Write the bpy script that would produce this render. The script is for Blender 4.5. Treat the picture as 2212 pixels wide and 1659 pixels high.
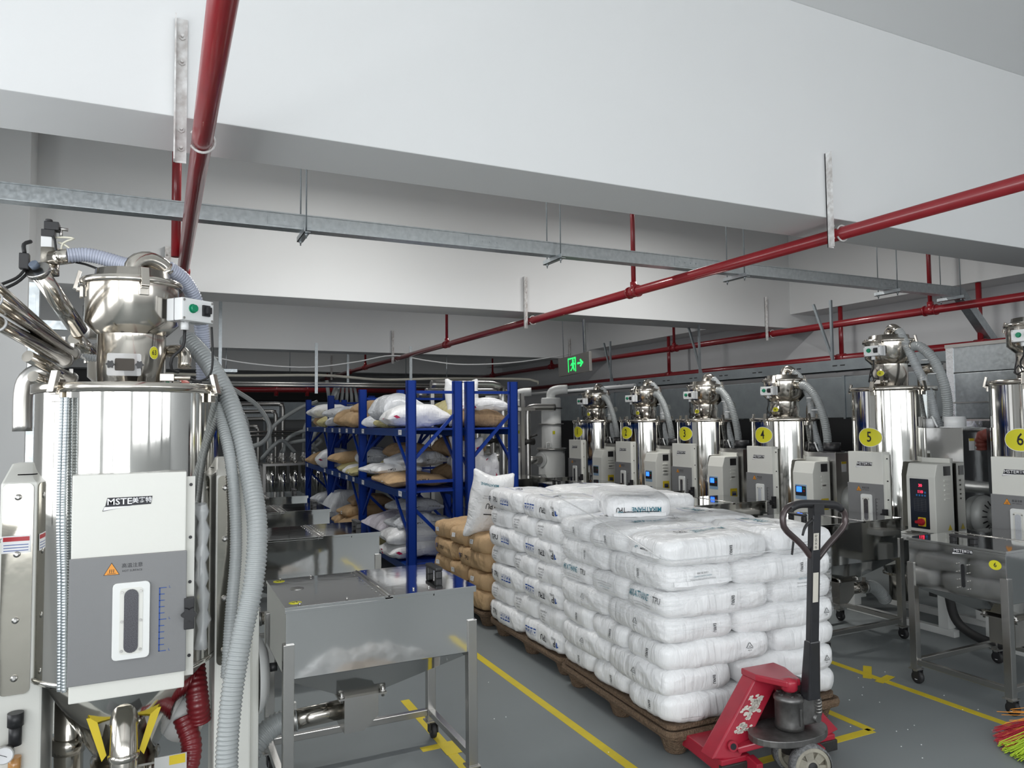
import bpy, bmesh, math, random
from math import sin, cos, pi, radians as rad
from mathutils import Vector as V, Matrix, noise
for o in list(bpy.data.objects): bpy.data.objects.remove(o)
SC = bpy.context.scene; COL = SC.collection
rnd = random.Random(7)

# ---------------------------------------------------------------- camera
FPX, YAW, PIT, ROL = 1577.75, .448795, .050948, -.010779
cd = bpy.data.cameras.new('camera'); cam = bpy.data.objects.new('camera', cd); COL.objects.link(cam)
cd.sensor_fit = 'HORIZONTAL'; cd.sensor_width = 36; cd.lens = 36 * FPX / 2212
cd.clip_start = .05; cd.clip_end = 100
F = V((sin(YAW) * cos(PIT), cos(YAW) * cos(PIT), sin(PIT))); R0 = V((cos(YAW), -sin(YAW), 0)); U0 = R0.cross(F)
R1 = R0 * cos(ROL) + U0 * sin(ROL); U1 = -R0 * sin(ROL) + U0 * cos(ROL)
cam.matrix_world = Matrix(((R1.x, U1.x, -F.x, 0), (R1.y, U1.y, -F.y, 0), (R1.z, U1.z, -F.z, 1.6), (0, 0, 0, 1)))
SC.camera = cam
# ---------------------------------------------------------------- view, world, daylight
vs = SC.view_settings; vs.view_transform = 'Standard'; vs.look = 'None'; vs.gamma = 1; vs.use_curve_mapping = False
vs.exposure = 0.1
SC.cycles.max_bounces = 10; SC.cycles.diffuse_bounces = 5; SC.cycles.glossy_bounces = 6; SC.cycles.transparent_max_bounces = 16
SC.cycles.sample_clamp_indirect = 6; SC.cycles.caustics_reflective = False; SC.cycles.caustics_refractive = False
W = bpy.data.worlds.new('overcast_sky'); SC.world = W; W.use_nodes = True
W.node_tree.nodes['Background'].inputs[0].default_value = (.93, .97, 1, 1)
W.node_tree.nodes['Background'].inputs[1].default_value = 1.3

def area_light(name, loc, rot, sx, sy, power, col=(.96, .98, 1)):
    l = bpy.data.lights.new(name, 'AREA'); l.shape = 'RECTANGLE'; l.size = sx; l.size_y = sy; l.energy = power; l.color = col
    o = bpy.data.objects.new(name, l); COL.objects.link(o); o.location = loc; o.rotation_euler = rot
    return o
# daylight through the windows of the walls behind and beside the photographer
LB, LL, LF = 38, 42, 9
RW = (-1.2, 1.6, 4.4, 7.2)
area_light('daylight_rear', (RW[0], -4.02, 1.75), (rad(90), 0, 0), 2.4, 3.0, 110)
for i, x in enumerate(RW[1:]): area_light('daylight_rear', (x, -4.02, 2.3), (rad(90), 0, 0), 2.4, 1.9, LB * (1, 1, .8)[i])
for i, y in enumerate((-2.2, .6, 3.4)): area_light('side_daylight_and_fill', (-2.62, y, 2.0), (rad(90), 0, rad(-90)), 2.2, 2.0, LL)
for i, y in enumerate((10, 13, 16.5)): area_light('side_daylight_and_fill', (-2.45, y, 2.0), (rad(90), 0, rad(-90)), 2.0, 1.6, LF)  # added fill lamps deeper in; the wall has no windows here
# added fill lamps, out of sight between the beams
for x, y, p in ((1.5, 5.9, 55), (5.2, 5.9, 55), (1.5, 10.7, 22), (5.2, 10.7, 32), (3.2, 16, 10)):
    area_light('fill_light', (x, y, 4.1), (0, 0, 0), 1.2, .12, p, (1, .99, .96))

# ---------------------------------------------------------------- materials
MATS = {}
def mat(name, col=(.8, .8, .8), rough=.5, metal=0.0, bump=None, var=None, coat=0, emit=None, alpha=None, trans=0, ior=1.45, spec=None, aniso=None, rvar=None):
    """principled material; bump=(scale, strength, stretch) ; var=(scale, amount, second colour); rvar=(scale, lo, hi)"""
    if name in MATS: return MATS[name]
    m = bpy.data.materials.new(name); m.use_nodes = True; nt = m.node_tree; b = nt.nodes['Principled BSDF']; L = nt.links
    b.inputs['Base Color'].default_value = (*col, 1); b.inputs['Roughness'].default_value = rough; b.inputs['Metallic'].default_value = metal
    if coat: b.inputs['Coat Weight'].default_value = coat; b.inputs['Coat Roughness'].default_value = .12
    if trans: b.inputs['Transmission Weight'].default_value = trans; b.inputs['IOR'].default_value = ior
    if spec is not None: b.inputs['Specular IOR Level'].default_value = spec
    if emit: b.inputs['Emission Color'].default_value = (*emit[0], 1); b.inputs['Emission Strength'].default_value = emit[1]
    if alpha is not None: b.inputs['Alpha'].default_value = alpha
    tc = None
    if bump or var or rvar: tc = nt.nodes.new('ShaderNodeTexCoord')
    def nz(scale, stretch=(1, 1, 1), detail=4):
        mp = nt.nodes.new('ShaderNodeMapping'); mp.inputs['Scale'].default_value = stretch; L.new(tc.outputs['Object'], mp.inputs[0])
        n = nt.nodes.new('ShaderNodeTexNoise'); n.inputs['Scale'].default_value = scale; n.inputs['Detail'].default_value = detail
        L.new(mp.outputs[0], n.inputs[0]); return n
    if bump:
        n = nz(bump[0], bump[2] if len(bump) > 2 else (1, 1, 1)); bp = nt.nodes.new('ShaderNodeBump')
        bp.inputs['Strength'].default_value = bump[1]; bp.inputs['Distance'].default_value = .0025 if metal > .5 else .02
        L.new(n.outputs[0], bp.inputs['Height']); L.new(bp.outputs[0], b.inputs['Normal'])
    if var:
        n = nz(var[0], var[3] if len(var) > 3 else (1, 1, 1), 6); r = nt.nodes.new('ShaderNodeValToRGB')
        r.color_ramp.elements[0].position = .5 - .5 * var[1]; r.color_ramp.elements[1].position = .5 + .5 * var[1]
        r.color_ramp.elements[0].color = (*var[2], 1); r.color_ramp.elements[1].color = (*col, 1)
        L.new(n.outputs[0], r.inputs[0]); L.new(r.outputs[0], b.inputs['Base Color'])
    if rvar:
        n = nz(rvar[0]); r = nt.nodes.new('ShaderNodeMapRange'); r.inputs['From Min'].default_value = .3; r.inputs['From Max'].default_value = .7
        r.inputs['To Min'].default_value = rvar[1]; r.inputs['To Max'].default_value = rvar[2]
        L.new(n.outputs[0], r.inputs[0]); L.new(r.outputs[0], b.inputs['Roughness'])
    MATS[name] = m; return m
mirror = mat('mirror_steel', (.64, .63, .60), .07, 1, bump=(3.0, .05, (1, 1, .35)), rvar=(9, .05, .1))
brushed = mat('brushed_steel', (.50, .49, .47), .26, 1)
satin = mat('satin_steel', (.52, .51, .49), .32, 1)
warmsteel = mat('polished_steel', (.58, .545, .49), .13, 1, bump=(5, .05, (1, 1, .4)), rvar=(12, .1, .2))
tablesteel = mat('sheet_steel', (.60, .60, .59), .06, 1, bump=(2.0, .5))
darksteel = mat('dull_steel', (.16, .165, .17), .42, .85)
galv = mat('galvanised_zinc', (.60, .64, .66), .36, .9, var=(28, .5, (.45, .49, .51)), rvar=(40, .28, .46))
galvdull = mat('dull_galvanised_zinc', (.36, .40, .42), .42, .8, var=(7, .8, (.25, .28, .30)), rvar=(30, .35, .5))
cream = mat('cream_powder_coat', (.74, .74, .69), .38, 0, bump=(180, .03))
whitepc = mat('white_powder_coat', (.80, .81, .79), .36)
greypc = mat('grey_powder_coat', (.21, .212, .215), .42, 0, bump=(220, .03))
whitepl = mat('white_plastic', (.83, .84, .84), .32)
blackpl = mat('black_plastic', (.018, .018, .02), .42)
blacktxt = mat('black_print', (.012, .012, .018), .5)
greytxt = mat('grey_print', (.16, .16, .17), .5)
teal = mat('teal_print', (.012, .16, .22), .45)
bluetxt = mat('blue_print', (.012, .07, .32), .45)
whitetxt = mat('white_print', (.85, .85, .86), .4)
yellow = mat('yellow_sticker', (.72, .68, .03), .4)
yellowlbl = mat('yellow_label', (.72, .55, .03), .45)
orange = mat('orange_label', (.80, .32, .04), .45)
redpipe = mat('red_gloss_paint', (.30, .012, .020), .3, 0, coat=.5, var=(9, .9, (.22, .010, .014)))
wallm = mat('white_wall_paint', (.83, .84, .84), .75, 0, bump=(35, .04))
beamm = mat('white_beam_paint', (.76, .77, .77), .75, 0, bump=(12, .05), var=(1.2, .8, (.73, .74, .74)))
ceilm = mat('white_ceiling_paint', (.80, .81, .81), .8)
rightwall = mat('pale_grey_wall_paint', (.66, .67, .68), .7)
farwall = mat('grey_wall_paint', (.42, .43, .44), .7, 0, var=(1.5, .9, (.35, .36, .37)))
whiteiron = mat('white_painted_iron', (.82, .82, .81), .5, 0, var=(26, .35, (.5, .47, .45)))
blueiron = mat('blue_powder_coat', (.002, .030, .24), .42, 0, spec=.2)
bluebeam = mat('blue_shelf_beam_paint', (.004, .040, .20), .42, spec=.2)
tape = mat('yellow_floor_tape', (.74, .57, .02), .5, 0, var=(12, .8, (.60, .47, .04)))
rubber = mat('black_rubber', (.02, .02, .021), .6)
green = mat('green_button_plastic', (.005, .25, .12), .3)
redknob = mat('red_switch_plastic', (.45, .02, .03), .35)
hosem = mat('clear_grey_hose', (.40, .425, .425), .25, 0, alpha=.82, coat=.35)
hoselight = mat('clear_ribbed_hose', (.52, .55, .56), .2, 0, alpha=.62, coat=.5)
hoseblue = mat('bluish_ribbed_hose', (.52, .56, .68), .25, 0, alpha=.8, coat=.4)
redhose = mat('red_silicone_hose', (.58, .16, .13), .45)
darkred = mat('dark_red_hose', (.20, .012, .018), .35, coat=.3)
sackm = sackgrey = sacklilac = None
pulp = mat('pressed_wood_pulp', (.24, .16, .10), .85, 0, bump=(120, .9), var=(70, .7, (.10, .065, .04)))
redpaint = mat('worn_red_paint', (.42, .018, .04), .36, 0, coat=.3, var=(8, .55, (.30, .012, .03)))
castiron = mat('greasy_cast_iron', (.26, .255, .25), .42, .8, bump=(55, .25), var=(22, .8, (.08, .078, .075)))
darkiron = mat('dark_iron', (.05, .048, .046), .5, .5, bump=(40, .2))
blacktube = mat('black_gloss_paint', (.017, .017, .02), .28, 0, coat=.3)
wheelnylon = mat('cream_nylon_wheel', (.46, .43, .34), .55, 0, var=(18, .8, (.16, .15, .13)))
tread = mat('dusty_grey_tread', (.28, .285, .29), .8, 0, bump=(160, .7), var=(90, .5, (.10, .10, .10)))
blueled = mat('blue_lit_display', (.02, .1, .5), .3, 0, emit=((.03, .16, 1), 2.2))
redled = mat('red_lit_digits', (.5, .02, .04), .3, 0, emit=((1, .03, .08), 3))
greenled = mat('green_lit_panel', (.02, .5, .1), .3, 0, emit=((.02, 1, .14), 1.6))
clearfilm = None

def sack_mat(name, col, rough, coat, k=1.0, grain=0):
    """woven or film sack: soft dents, upright pleats near the seams and fine crinkles"""
    m = mat(name, col, rough, 0, coat=coat); nt = m.node_tree; L = nt.links.new; b = nt.nodes['Principled BSDF']; tc = nt.nodes.new('ShaderNodeTexCoord'); prev = None
    for sc, st, dist, stretch, det in ((4.5, .5 * k, .06, (1, 1, 1.3), 2), (8, .42 * k, .024, (3.2, 3.2, .5), 4), (30, .25 * k, .007, (1, 1, 1), 5)):
        mp = nt.nodes.new('ShaderNodeMapping'); mp.inputs['Scale'].default_value = stretch; L(tc.outputs['Object'], mp.inputs[0])
        n = nt.nodes.new('ShaderNodeTexNoise'); n.inputs['Scale'].default_value = sc; n.inputs['Detail'].default_value = det; n.inputs['Distortion'].default_value = .6
        L(mp.outputs[0], n.inputs[0]); bp = nt.nodes.new('ShaderNodeBump'); bp.inputs['Strength'].default_value = st; bp.inputs['Distance'].default_value = dist
        L(n.outputs[0], bp.inputs['Height'])
        if prev: L(prev.outputs[0], bp.inputs['Normal'])
        prev = bp
    L(prev.outputs[0], b.inputs['Normal']); return m
sackm = sack_mat('white_woven_plastic', (.85, .855, .86), .34, .12)
sackgrey = sack_mat('grey_white_plastic_sack', (.66, .68, .71), .3, .2, 1.3)
sacklilac = sack_mat('lilac_white_sack', (.66, .62, .68), .38, .1, 1.1)
kraft = sack_mat('kraft_paper', (.52, .35, .19), .7, 0, 1.3)
kraftdark = sack_mat('brown_kraft_paper', (.33, .22, .125), .75, 0, 1.5)
yellowsack = sack_mat('yellowish_woven_plastic', (.56, .50, .24), .5, 0, 1.4)
# ---------------------------------------------------------------- mesh helpers
class MB:
    """collects pieces of ONE mesh"""
    def __init__(s): s.v = []; s.f = []; s.sm = []; s.mi = []
    def add(s, vs, fs, smooth=False, mi=0, M=None):
        n = len(s.v)
        s.v += [tuple(M @ V(p)) for p in vs] if M else [tuple(p) for p in vs]
        s.f += [tuple(i + n for i in f) for f in fs]; s.sm += [smooth] * len(fs); s.mi += [mi] * len(fs); return s
    def box(s, x0, x1, y0, y1, z0, z1, mi=0, M=None):
        vs = [(x, y, z) for x in (x0, x1) for y in (y0, y1) for z in (z0, z1)]
        return s.add(vs, [(0, 1, 3, 2), (4, 6, 7, 5), (0, 4, 5, 1), (2, 3, 7, 6), (0, 2, 6, 4), (1, 5, 7, 3)], False, mi, M)
    def bc(s, c, d, mi=0, M=None): return s.box(c[0] - d[0] / 2, c[0] + d[0] / 2, c[1] - d[1] / 2, c[1] + d[1] / 2, c[2] - d[2] / 2, c[2] + d[2] / 2, mi, M)
    def bar(s, p, q, w, h, mi=0, up=(0, 0, 1)):
        p, q = V(p), V(q); d = (q - p); L = d.length; d.normalize(); u = V(up)
        if abs(d.dot(u)) > .99: u = V((0, 1, 0))
        r = d.cross(u).normalized(); u = r.cross(d)
        M = Matrix(((r.x, d.x, u.x, p.x), (r.y, d.y, u.y, p.y), (r.z, d.z, u.z, p.z), (0, 0, 0, 1)))
        return s.box(-w / 2, w / 2, 0, L, -h / 2, h / 2, mi, M)
    def cyl(s, p, q, r, r2=None, n=16, mi=0, caps=True):
        return s.tube([p, q], lambda t: r if t < .5 else (r if r2 is None else r2), n, mi, caps, flatcaps=True)
    def tube(s, pts, r, n=10, mi=0, caps=True, flatcaps=False, closed=False):
        pts = [V(p) for p in pts]; m = len(pts); rf = r if callable(r) else (lambda t: r)
        N = None; vs = []
        for i, p in enumerate(pts):
            if closed: d = pts[(i + 1) % m] - pts[i - 1]
            else: d = pts[min(i + 1, m - 1)] - pts[max(i - 1, 0)]
            d.normalize()
            if N is None: N = V((0, 0, 1)) if abs(d.z) < .9 else V((1, 0, 0))
            N = (N - d * N.dot(d)).normalized(); B = d.cross(N); rr = rf(i / max(1, m - 1))
            for k in range(n):
                a = 2 * pi * k / n; vs.append(p + (N * cos(a) + B * sin(a)) * rr)
        fs = []
        for i in range(m if closed else m - 1):
            j = (i + 1) % m
            for k in range(n):
                l = (k + 1) % n; fs.append((i * n + k, i * n + l, j * n + l, j * n + k))
        s.add(vs, fs, True, mi)
        if caps and not closed:
            b = len(s.v) - len(vs)
            s.f += [tuple(b + k for k in range(n))[::-1], tuple(b + (m - 1) * n + k for k in range(n))]; s.sm += [False] * 2; s.mi += [mi] * 2
        return s
    def lathe(s, prof, n=32, c=(0, 0, 0), mi=0, axis='z', smooth=True, M=None):
        vs = []; m = len(prof)
        for r, z in prof:
            for k in range(n):
                a = 2 * pi * k / n; x, y = r * cos(a), r * sin(a)
                vs.append((c[0] + x, c[1] + y, c[2] + z) if axis == 'z' else (c[0] + x, c[1] + z, c[2] + y) if axis == 'y' else (c[0] + z, c[1] + x, c[2] + y))
        fs = [(i * n + k, i * n + (k + 1) % n, (i + 1) * n + (k + 1) % n, (i + 1) * n + k) for i in range(m - 1) for k in range(n)]
        return s.add(vs, fs, smooth, mi, M)
    def prism(s, poly, d0, d1, f=lambda a, b, c: (a, b, c), mi=0):
        n = len(poly); vs = [f(a, b, d0) for a, b in poly] + [f(a, b, d1) for a, b in poly]
        return s.add(vs, [tuple(range(n))[::-1], tuple(range(n, 2 * n))] + [(i, (i + 1) % n, n + (i + 1) % n, n + i) for i in range(n)], False, mi)
    def flat(s, poly, f, mi=0): return s.add([f(a, b) for a, b in poly], [tuple(range(len(poly)))], False, mi)
    def text(s, t, f, size=1, x=0, y=0, rot=0, mi=0, sx=1):
        vs, fs = TX[t]; c, q = cos(rot), sin(rot)
        return s.add([f(x + (a * sx * c - b * q) * size, y + (a * sx * q + b * c) * size) for a, b in vs], fs, False, mi)
def XZ(y): return lambda a, b, c=0: (a, y + c, b)          # drawing plane facing -Y
def rrect(w, h, r, n=4, cx=0, cy=0):
    o = []
    for i, (sx, sy) in enumerate(((1, 1), (-1, 1), (-1, -1), (1, -1))):
        for k in range(n + 1):
            a = pi / 2 * (i + k / n); o.append((cx + sx * (w / 2 - r) + r * cos(a), cy + sy * (h / 2 - r) + r * sin(a)))
    return o
def ellipse(a, b, n=28, cx=0, cy=0): return [(cx + a * cos(2 * pi * k / n), cy + b * sin(2 * pi * k / n)) for k in range(n)]
def crv(pts, step=.03):
    """Catmull-Rom curve through pts, sampled evenly enough"""
    P = [V(p) for p in pts]; P = [P[0] * 2 - P[1]] + P + [P[-1] * 2 - P[-2]]; out = []
    for i in range(1, len(P) - 2):
        a, b, c, d = P[i - 1:i + 3]; n = max(2, int((c - b).length / step))
        for k in range(n):
            t = k / n; out.append(.5 * (2 * b + (c - a) * t + (2 * a - 5 * b + 4 * c - d) * t * t + (3 * b - a - 3 * c + d) * t ** 3))
    out.append(P[-2]); return out
def ridged(mb, pts, r, pitch=.012, amp=.08, n=12, mi=0):
    """flexible hose with a raised spiral rib"""
    p = crv(pts, pitch / 4); m = len(p); w = (0, amp, 0, -amp)
    return mb.tube(p, lambda t: r * (1 + w[int(round(t * (m - 1))) % 4]), n, mi)
# ---- lettering, turned into meshes once while the scene is still empty
TX = {}
def lettering(items):
    obs = []
    for t, bold in items:
        cu = bpy.data.curves.new('letters', 'FONT'); cu.body = t; cu.align_x = 'CENTER'; cu.align_y = 'CENTER'; cu.resolution_u = 2; cu.offset = bold
        o = bpy.data.objects.new('letters', cu); COL.objects.link(o); obs.append((t, o))
    dg = bpy.context.evaluated_depsgraph_get(); dg.update()
    for t, o in obs:
        e = o.evaluated_get(dg); me = e.to_mesh()
        TX[t] = ([(v.co.x, v.co.y) for v in me.vertices], [tuple(p.vertices) for p in me.polygons]); e.to_mesh_clear()
    for t, o in obs:
        cu = o.data; bpy.data.objects.remove(o); bpy.data.curves.remove(cu)
lettering([(t, .012) for t in ('MSTE', '美赛特', 'MIRATHANE', 'TPU', 'E690U', 'MIRACLL', '63', '61', '60', '59', '58', '57', '1', '2', '3', '4', '5', '6', '17', '30', '110')] +
          [(t, 0) for t in ('高温注意', 'HOT SURFACE', 'THERMOPLASTIC POLYURETHANE   NET WT 25Kg', 'Industrial Products Prohibit from Eating', 'ISO9001 ISO14001 ISO45001', '工业品  禁止食用',
            '04', 'PE-LD', 'L', '聚氨酯弹性体', 'TPU 1190S-3', '净重25KG', '合格品', '手动叉车', '®', 'Quality Certificate is available for downloading')])
# ---------------------------------------------------------------- object helpers
def link(name, me): o = bpy.data.objects.new(name, me); COL.objects.link(o); return o
def mesh(name, mb, mats, bev=0, seg=2):
    me = bpy.data.meshes.new(name); me.from_pydata(mb.v, [], mb.f)
    for m in (mats if isinstance(mats, (list, tuple)) else [mats]): me.materials.append(m)
    me.polygons.foreach_set('use_smooth', mb.sm); me.polygons.foreach_set('material_index', mb.mi)
    bm = bmesh.new(); bm.from_mesh(me); bmesh.ops.recalc_face_normals(bm, faces=bm.faces)
    if bev:
        es = [e for e in bm.edges if len(e.link_faces) == 2 and e.calc_face_angle(0) > .6]
        bmesh.ops.bevel(bm, geom=es, offset=bev, segments=seg, affect='EDGES', profile=.6, clamp_overlap=True)
    bm.to_mesh(me); bm.free(); me.update(); return me
def part(name, mb, mats, parent, bev=0, label=None, seg=2):
    o = link(name, mesh(name, mb, mats, bev, seg)); o.parent = parent
    if label: o['label'] = label
    return o
def tag(o, label=None, cat=None, group=None, kind=None):
    for k, v in (('label', label), ('category', cat), ('group', group), ('kind', kind)):
        if v: o[k] = v
    return o
def thing(name, label, cat, loc=(0, 0, 0), rz=0, group=None):
    o = bpy.data.objects.new(name, None); COL.objects.link(o); o.location = loc; o.rotation_euler = (0, 0, rz); o.empty_display_size = .1
    return tag(o, label, cat, group)
def solo(name, mb, mats, label, cat, group=None, bev=0):
    """a thing of one mesh: origin moved to the middle of its base"""
    lo = [min(p[i] for p in mb.v) for i in range(3)]; hi = [max(p[i] for p in mb.v) for i in range(3)]
    c = ((lo[0] + hi[0]) / 2, (lo[1] + hi[1]) / 2, lo[2]); mb.v = [(p[0] - c[0], p[1] - c[1], p[2] - c[2]) for p in mb.v]
    o = link(name, mesh(name, mb, mats, bev)); o.location = c; return tag(o, label, cat, group)
def struct(name, mb, mats, bev=0): return tag(link(name, mesh(name, mb, mats, bev)), kind='structure')
def copy_tree(o, parent=None):
    c = o.copy(); COL.objects.link(c)
    if parent: c.parent = parent
    for ch in o.children: copy_tree(ch, c)
    return c
def rel(mb, loc):
    mb.v = [(p[0] - loc[0], p[1] - loc[1], p[2] - loc[2]) for p in mb.v]; return mb
ORD = ['bottom', 'second', 'third', 'fourth', 'fifth', 'sixth', 'seventh', 'eighth']
# ---------------------------------------------------------------- the room
fm = mat('grey_epoxy_floor', (.225, .245, .249), .42, 0, var=(.6, 1.0, (.212, .232, .236)), spec=.16)
struct('floor', MB().box(-2.7, 8.9, -4.1, 20.7, -.1, 0), fm)
struct('ceiling', MB().box(-2.7, 8.9, -4.1, 20.7, 4.29, 4.4), ceilm)
struct('wall_right', MB().box(8.7, 8.9, -4.1, 20.7, 0, 4.29), rightwall)
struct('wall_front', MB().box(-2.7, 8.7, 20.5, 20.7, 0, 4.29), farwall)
def wall_with_holes(name, along, a0, a1, b0, b1, holes, z0, z1, low={}):
    mb = MB(); xs = [a0] + [q for h in holes for q in h] + [a1]
    def bx(p, q, zl, zh):
        if along == 'x': mb.box(p, q, b0, b1, zl, zh)
        else: mb.box(b0, b1, p, q, zl, zh)
    for i in range(0, len(xs), 2): bx(xs[i], xs[i + 1], 0, 4.29)
    for i, h in enumerate(holes): bx(h[0], h[1], 0, low.get(i, z0)); bx(h[0], h[1], z1, 4.29)
    return struct(name, mb, wallm)
wall_with_holes('wall_back', 'x', -2.7, 8.7, -4.1, -3.9, [(x - 1.25, x + 1.25) for x in RW], 1.35, 3.25, {0: .2})
wall_with_holes('wall_left', 'y', -3.9, 20.5, -2.7, -2.5, [(y - 1.15, y + 1.15) for y in (-2.2, .6, 3.4)], 1.0, 3.0)
n = 0
for x in RW:
    n += 1; mb = MB()
    lo = .2 if n == 1 else 1.35
    for p in (x - 1.22, x, x + 1.22): mb.box(p - .03, p + .03, -3.99, -3.93, lo, 3.25)
    for z in (lo + .03, 3.22): mb.box(x - 1.25, x + 1.25, -3.99, -3.93, z - .03, z + .03)
    struct('window_%d' % n, mb, whitepc)
for y in (-2.2, .6, 3.4):
    n += 1; mb = MB()
    for p in (y - 1.12, y, y + 1.12): mb.box(-2.59, -2.53, p - .03, p + .03, 1.0, 3.0)
    for z in (1.03, 2.97): mb.box(-2.59, -2.53, y - 1.15, y + 1.15, z - .03, z + .03)
    struct('window_%d' % n, mb, whitepc)
# downstand beams across the hall, and the pillar at the left
for i, (y0, y1) in enumerate(((3.33, 3.775), (7.72, 8.26), (13.25, 13.72), (18.7, 19.2))):
    struct('ceiling_beam_%d' % (i + 1), MB().box(-2.5, 8.7, y0, y1, 2.9, 4.29), beamm, .006)
struct('ceiling_beam_5', MB().box(8.2, 8.7, -3.9, 20.5, 3.1, 4.29), beamm)
struct('pillar', MB().box(-2.5, -1.03, 7.35, 7.95, 0, 4.29), beamm, .008)
# yellow marking tape
def tape_strip(pts, w=.05):
    mb = MB()
    for (p, q) in zip(pts[:-1], pts[1:]): mb.bar((*p, .0008), (*q, .0008), w, .0016)
    return mb
T = [([(1.975, .9), (1.975, 6.5)], 'long yellow floor tape along the left of the pallet stacks'),
     ([(3.985, -.2), (3.985, 6.4)], 'long yellow floor tape between the pallet jack and the steel carts'),
     ([(1.29, 2.0), (1.29, 4.15)], 'yellow floor tape under the right legs of the nearest steel cart'),
     ([(2.05, 2.66), (3.30, 2.655), (3.30, 3.35)], 'yellow floor tape corner beside the fork of the pallet jack')]
for pts, lb in T: solo('floor_tape', tape_strip(pts), tape, lb, 'floor tape', 'yellow floor tapes')
solo('floor_tape', MB().box(1.17, 1.32, 3.47, 3.52, 0, .0016).box(1.26, 1.34, 3.38, 3.52, .0016, .0028), tape, 'faded yellow tape patch under the back caster of the nearest cart', 'floor tape', 'yellow floor tapes')
solo('floor_tape', MB().bar((3.93, 3.18, .002), (4.12, 3.33, .002), .05, .0016).bar((3.93, 3.10, .0022), (4.09, 3.14, .0022), .05, .0016), tape, 'short faded yellow tape ends branching off the right tape line', 'floor tape', 'yellow floor tapes')
# spilt white pellets
mb = MB()
for i in range(34):
    x, y = rnd.uniform(3.2, 4.3), rnd.uniform(1.6, 3.3); mb.bc((x, y, .002), (.0045, .004, .003))
for i in range(10):
    x, y = rnd.uniform(1.35, 2.1), rnd.uniform(2.6, 4.2); mb.bc((x, y, .002), (.0045, .004, .003))
tag(link('spilt_pellets', mesh('spilt_pellets', mb, whitepl)), 'tiny white resin pellets scattered over the grey floor', 'pellets', None, 'stuff')

# ---------------------------------------------------------------- red sprinkler pipes
def pipe_run(x, z, y0, y1, r, risers, label, brackets, joints=()):
    t = thing('sprinkler_pipe', label, 'pipe', (x, y0, z), 0, 'red sprinkler pipes')
    part('pipe_run', MB().cyl((0, 0, 0), (0, y1 - y0, 0), r, n=18), redpipe, t)
    for y in risers:
        part('riser', MB().cyl((0, y - y0, 0), (0, y - y0, 4.29 - z), r * .52, n=12), redpipe, t)
        part('tee_fitting', MB().cyl((0, y - y0 - .07, 0), (0, y - y0 + .07, 0), r * 1.22, n=16).cyl((0, y - y0, 0), (0, y - y0, r + .05), r * .78, n=12)
             .cyl((0, y - y0 - .075, 0), (0, y - y0 - .055, 0), r * 1.35, n=16).cyl((0, y - y0 + .055, 0), (0, y - y0 + .075, 0), r * 1.35, n=16), redpipe, t)
    for y in joints: part('coupling', MB().lathe([(r * .9, -.045), (r * 1.3, -.045), (r * 1.3, -.02), (r * 1.12, -.015), (r * 1.12, .015), (r * 1.3, .02), (r * 1.3, .045), (r * .9, .045)], 18, (0, y - y0, 0), axis='y'), redpipe, t)
    for yb, dx, lab in brackets:      # white angle iron bolted to the beam face, U-bolt round the pipe
        b = thing('pipe_bracket', lab, 'bracket', (x + dx, yb, z - .1), 0, 'white angle iron pipe brackets')
        part('angle_iron', MB().box(-.025, .025, -.006, 0, 0, .62).box(-.025, -.019, -.05, 0, 0, .62), whiteiron, b)
        for zz in (.06, .14, .43, .54):
            part('bolt', MB().cyl((.004, -.006, zz), (.004, -.014, zz), .014, n=6).cyl((.004, -.014, zz), (.004, -.03, zz), .006, n=8), whiteiron, b)
        ub = [V((-dx + (r + .008) * cos(a), -.025, .1 + (r + .008) * sin(a))) for a in [rad(-150 + 15 * k) for k in range(21)]] if dx < 0 else [V((-dx - (r + .008) * cos(a), -.025, .1 + (r + .008) * sin(a))) for a in [rad(-150 + 15 * k) for k in range(21)]]
        part('u_bolt', MB().tube(ub, .006, 8), whiteiron, b)
pipe_run(.145, 2.80, -1.5, 7.7, .042, (), 'red sprinkler pipe overhead at the left above the numbered dryer', [(3.325, -.085, 'white angle iron bracket holding the left red pipe at the near beam'), (7.715, -.1, 'white angle iron bracket behind the loader head at the left')], (6.25,))
t = bpy.data.objects.get('sprinkler_pipe')
part('riser', MB().cyl((-.06, 7.2, .0), (-.06, 7.2, 1.49), .032, n=12), redpipe, t)
pipe_run(3.99, 2.80, -2, 20.4, .042, (5.63, 10.6, 15.6, 19.6), 'red sprinkler pipe overhead crossing the middle of the hall', [(3.325, -.085, 'white angle iron bracket on the near beam holding the middle red pipe'), (7.715, -.085, 'white angle iron bracket on the second beam holding the middle red pipe'), (13.245, -.085, 'small white bracket on the third beam holding the middle red pipe'), (18.69, -.085, 'tiny white bracket on the last beam holding the middle red pipe')], (17,))
pipe_run(7.82, 2.80, 1, 20.4, .045, (5.33, 9.9, 14.2, 17.4), 'red sprinkler pipe overhead at the right above the ductwork', [(7.715, -.09, 'white angle iron bracket on the second beam holding the right red pipe'), (13.245, -.09, 'small white bracket on the third beam at the exit sign')])
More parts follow.
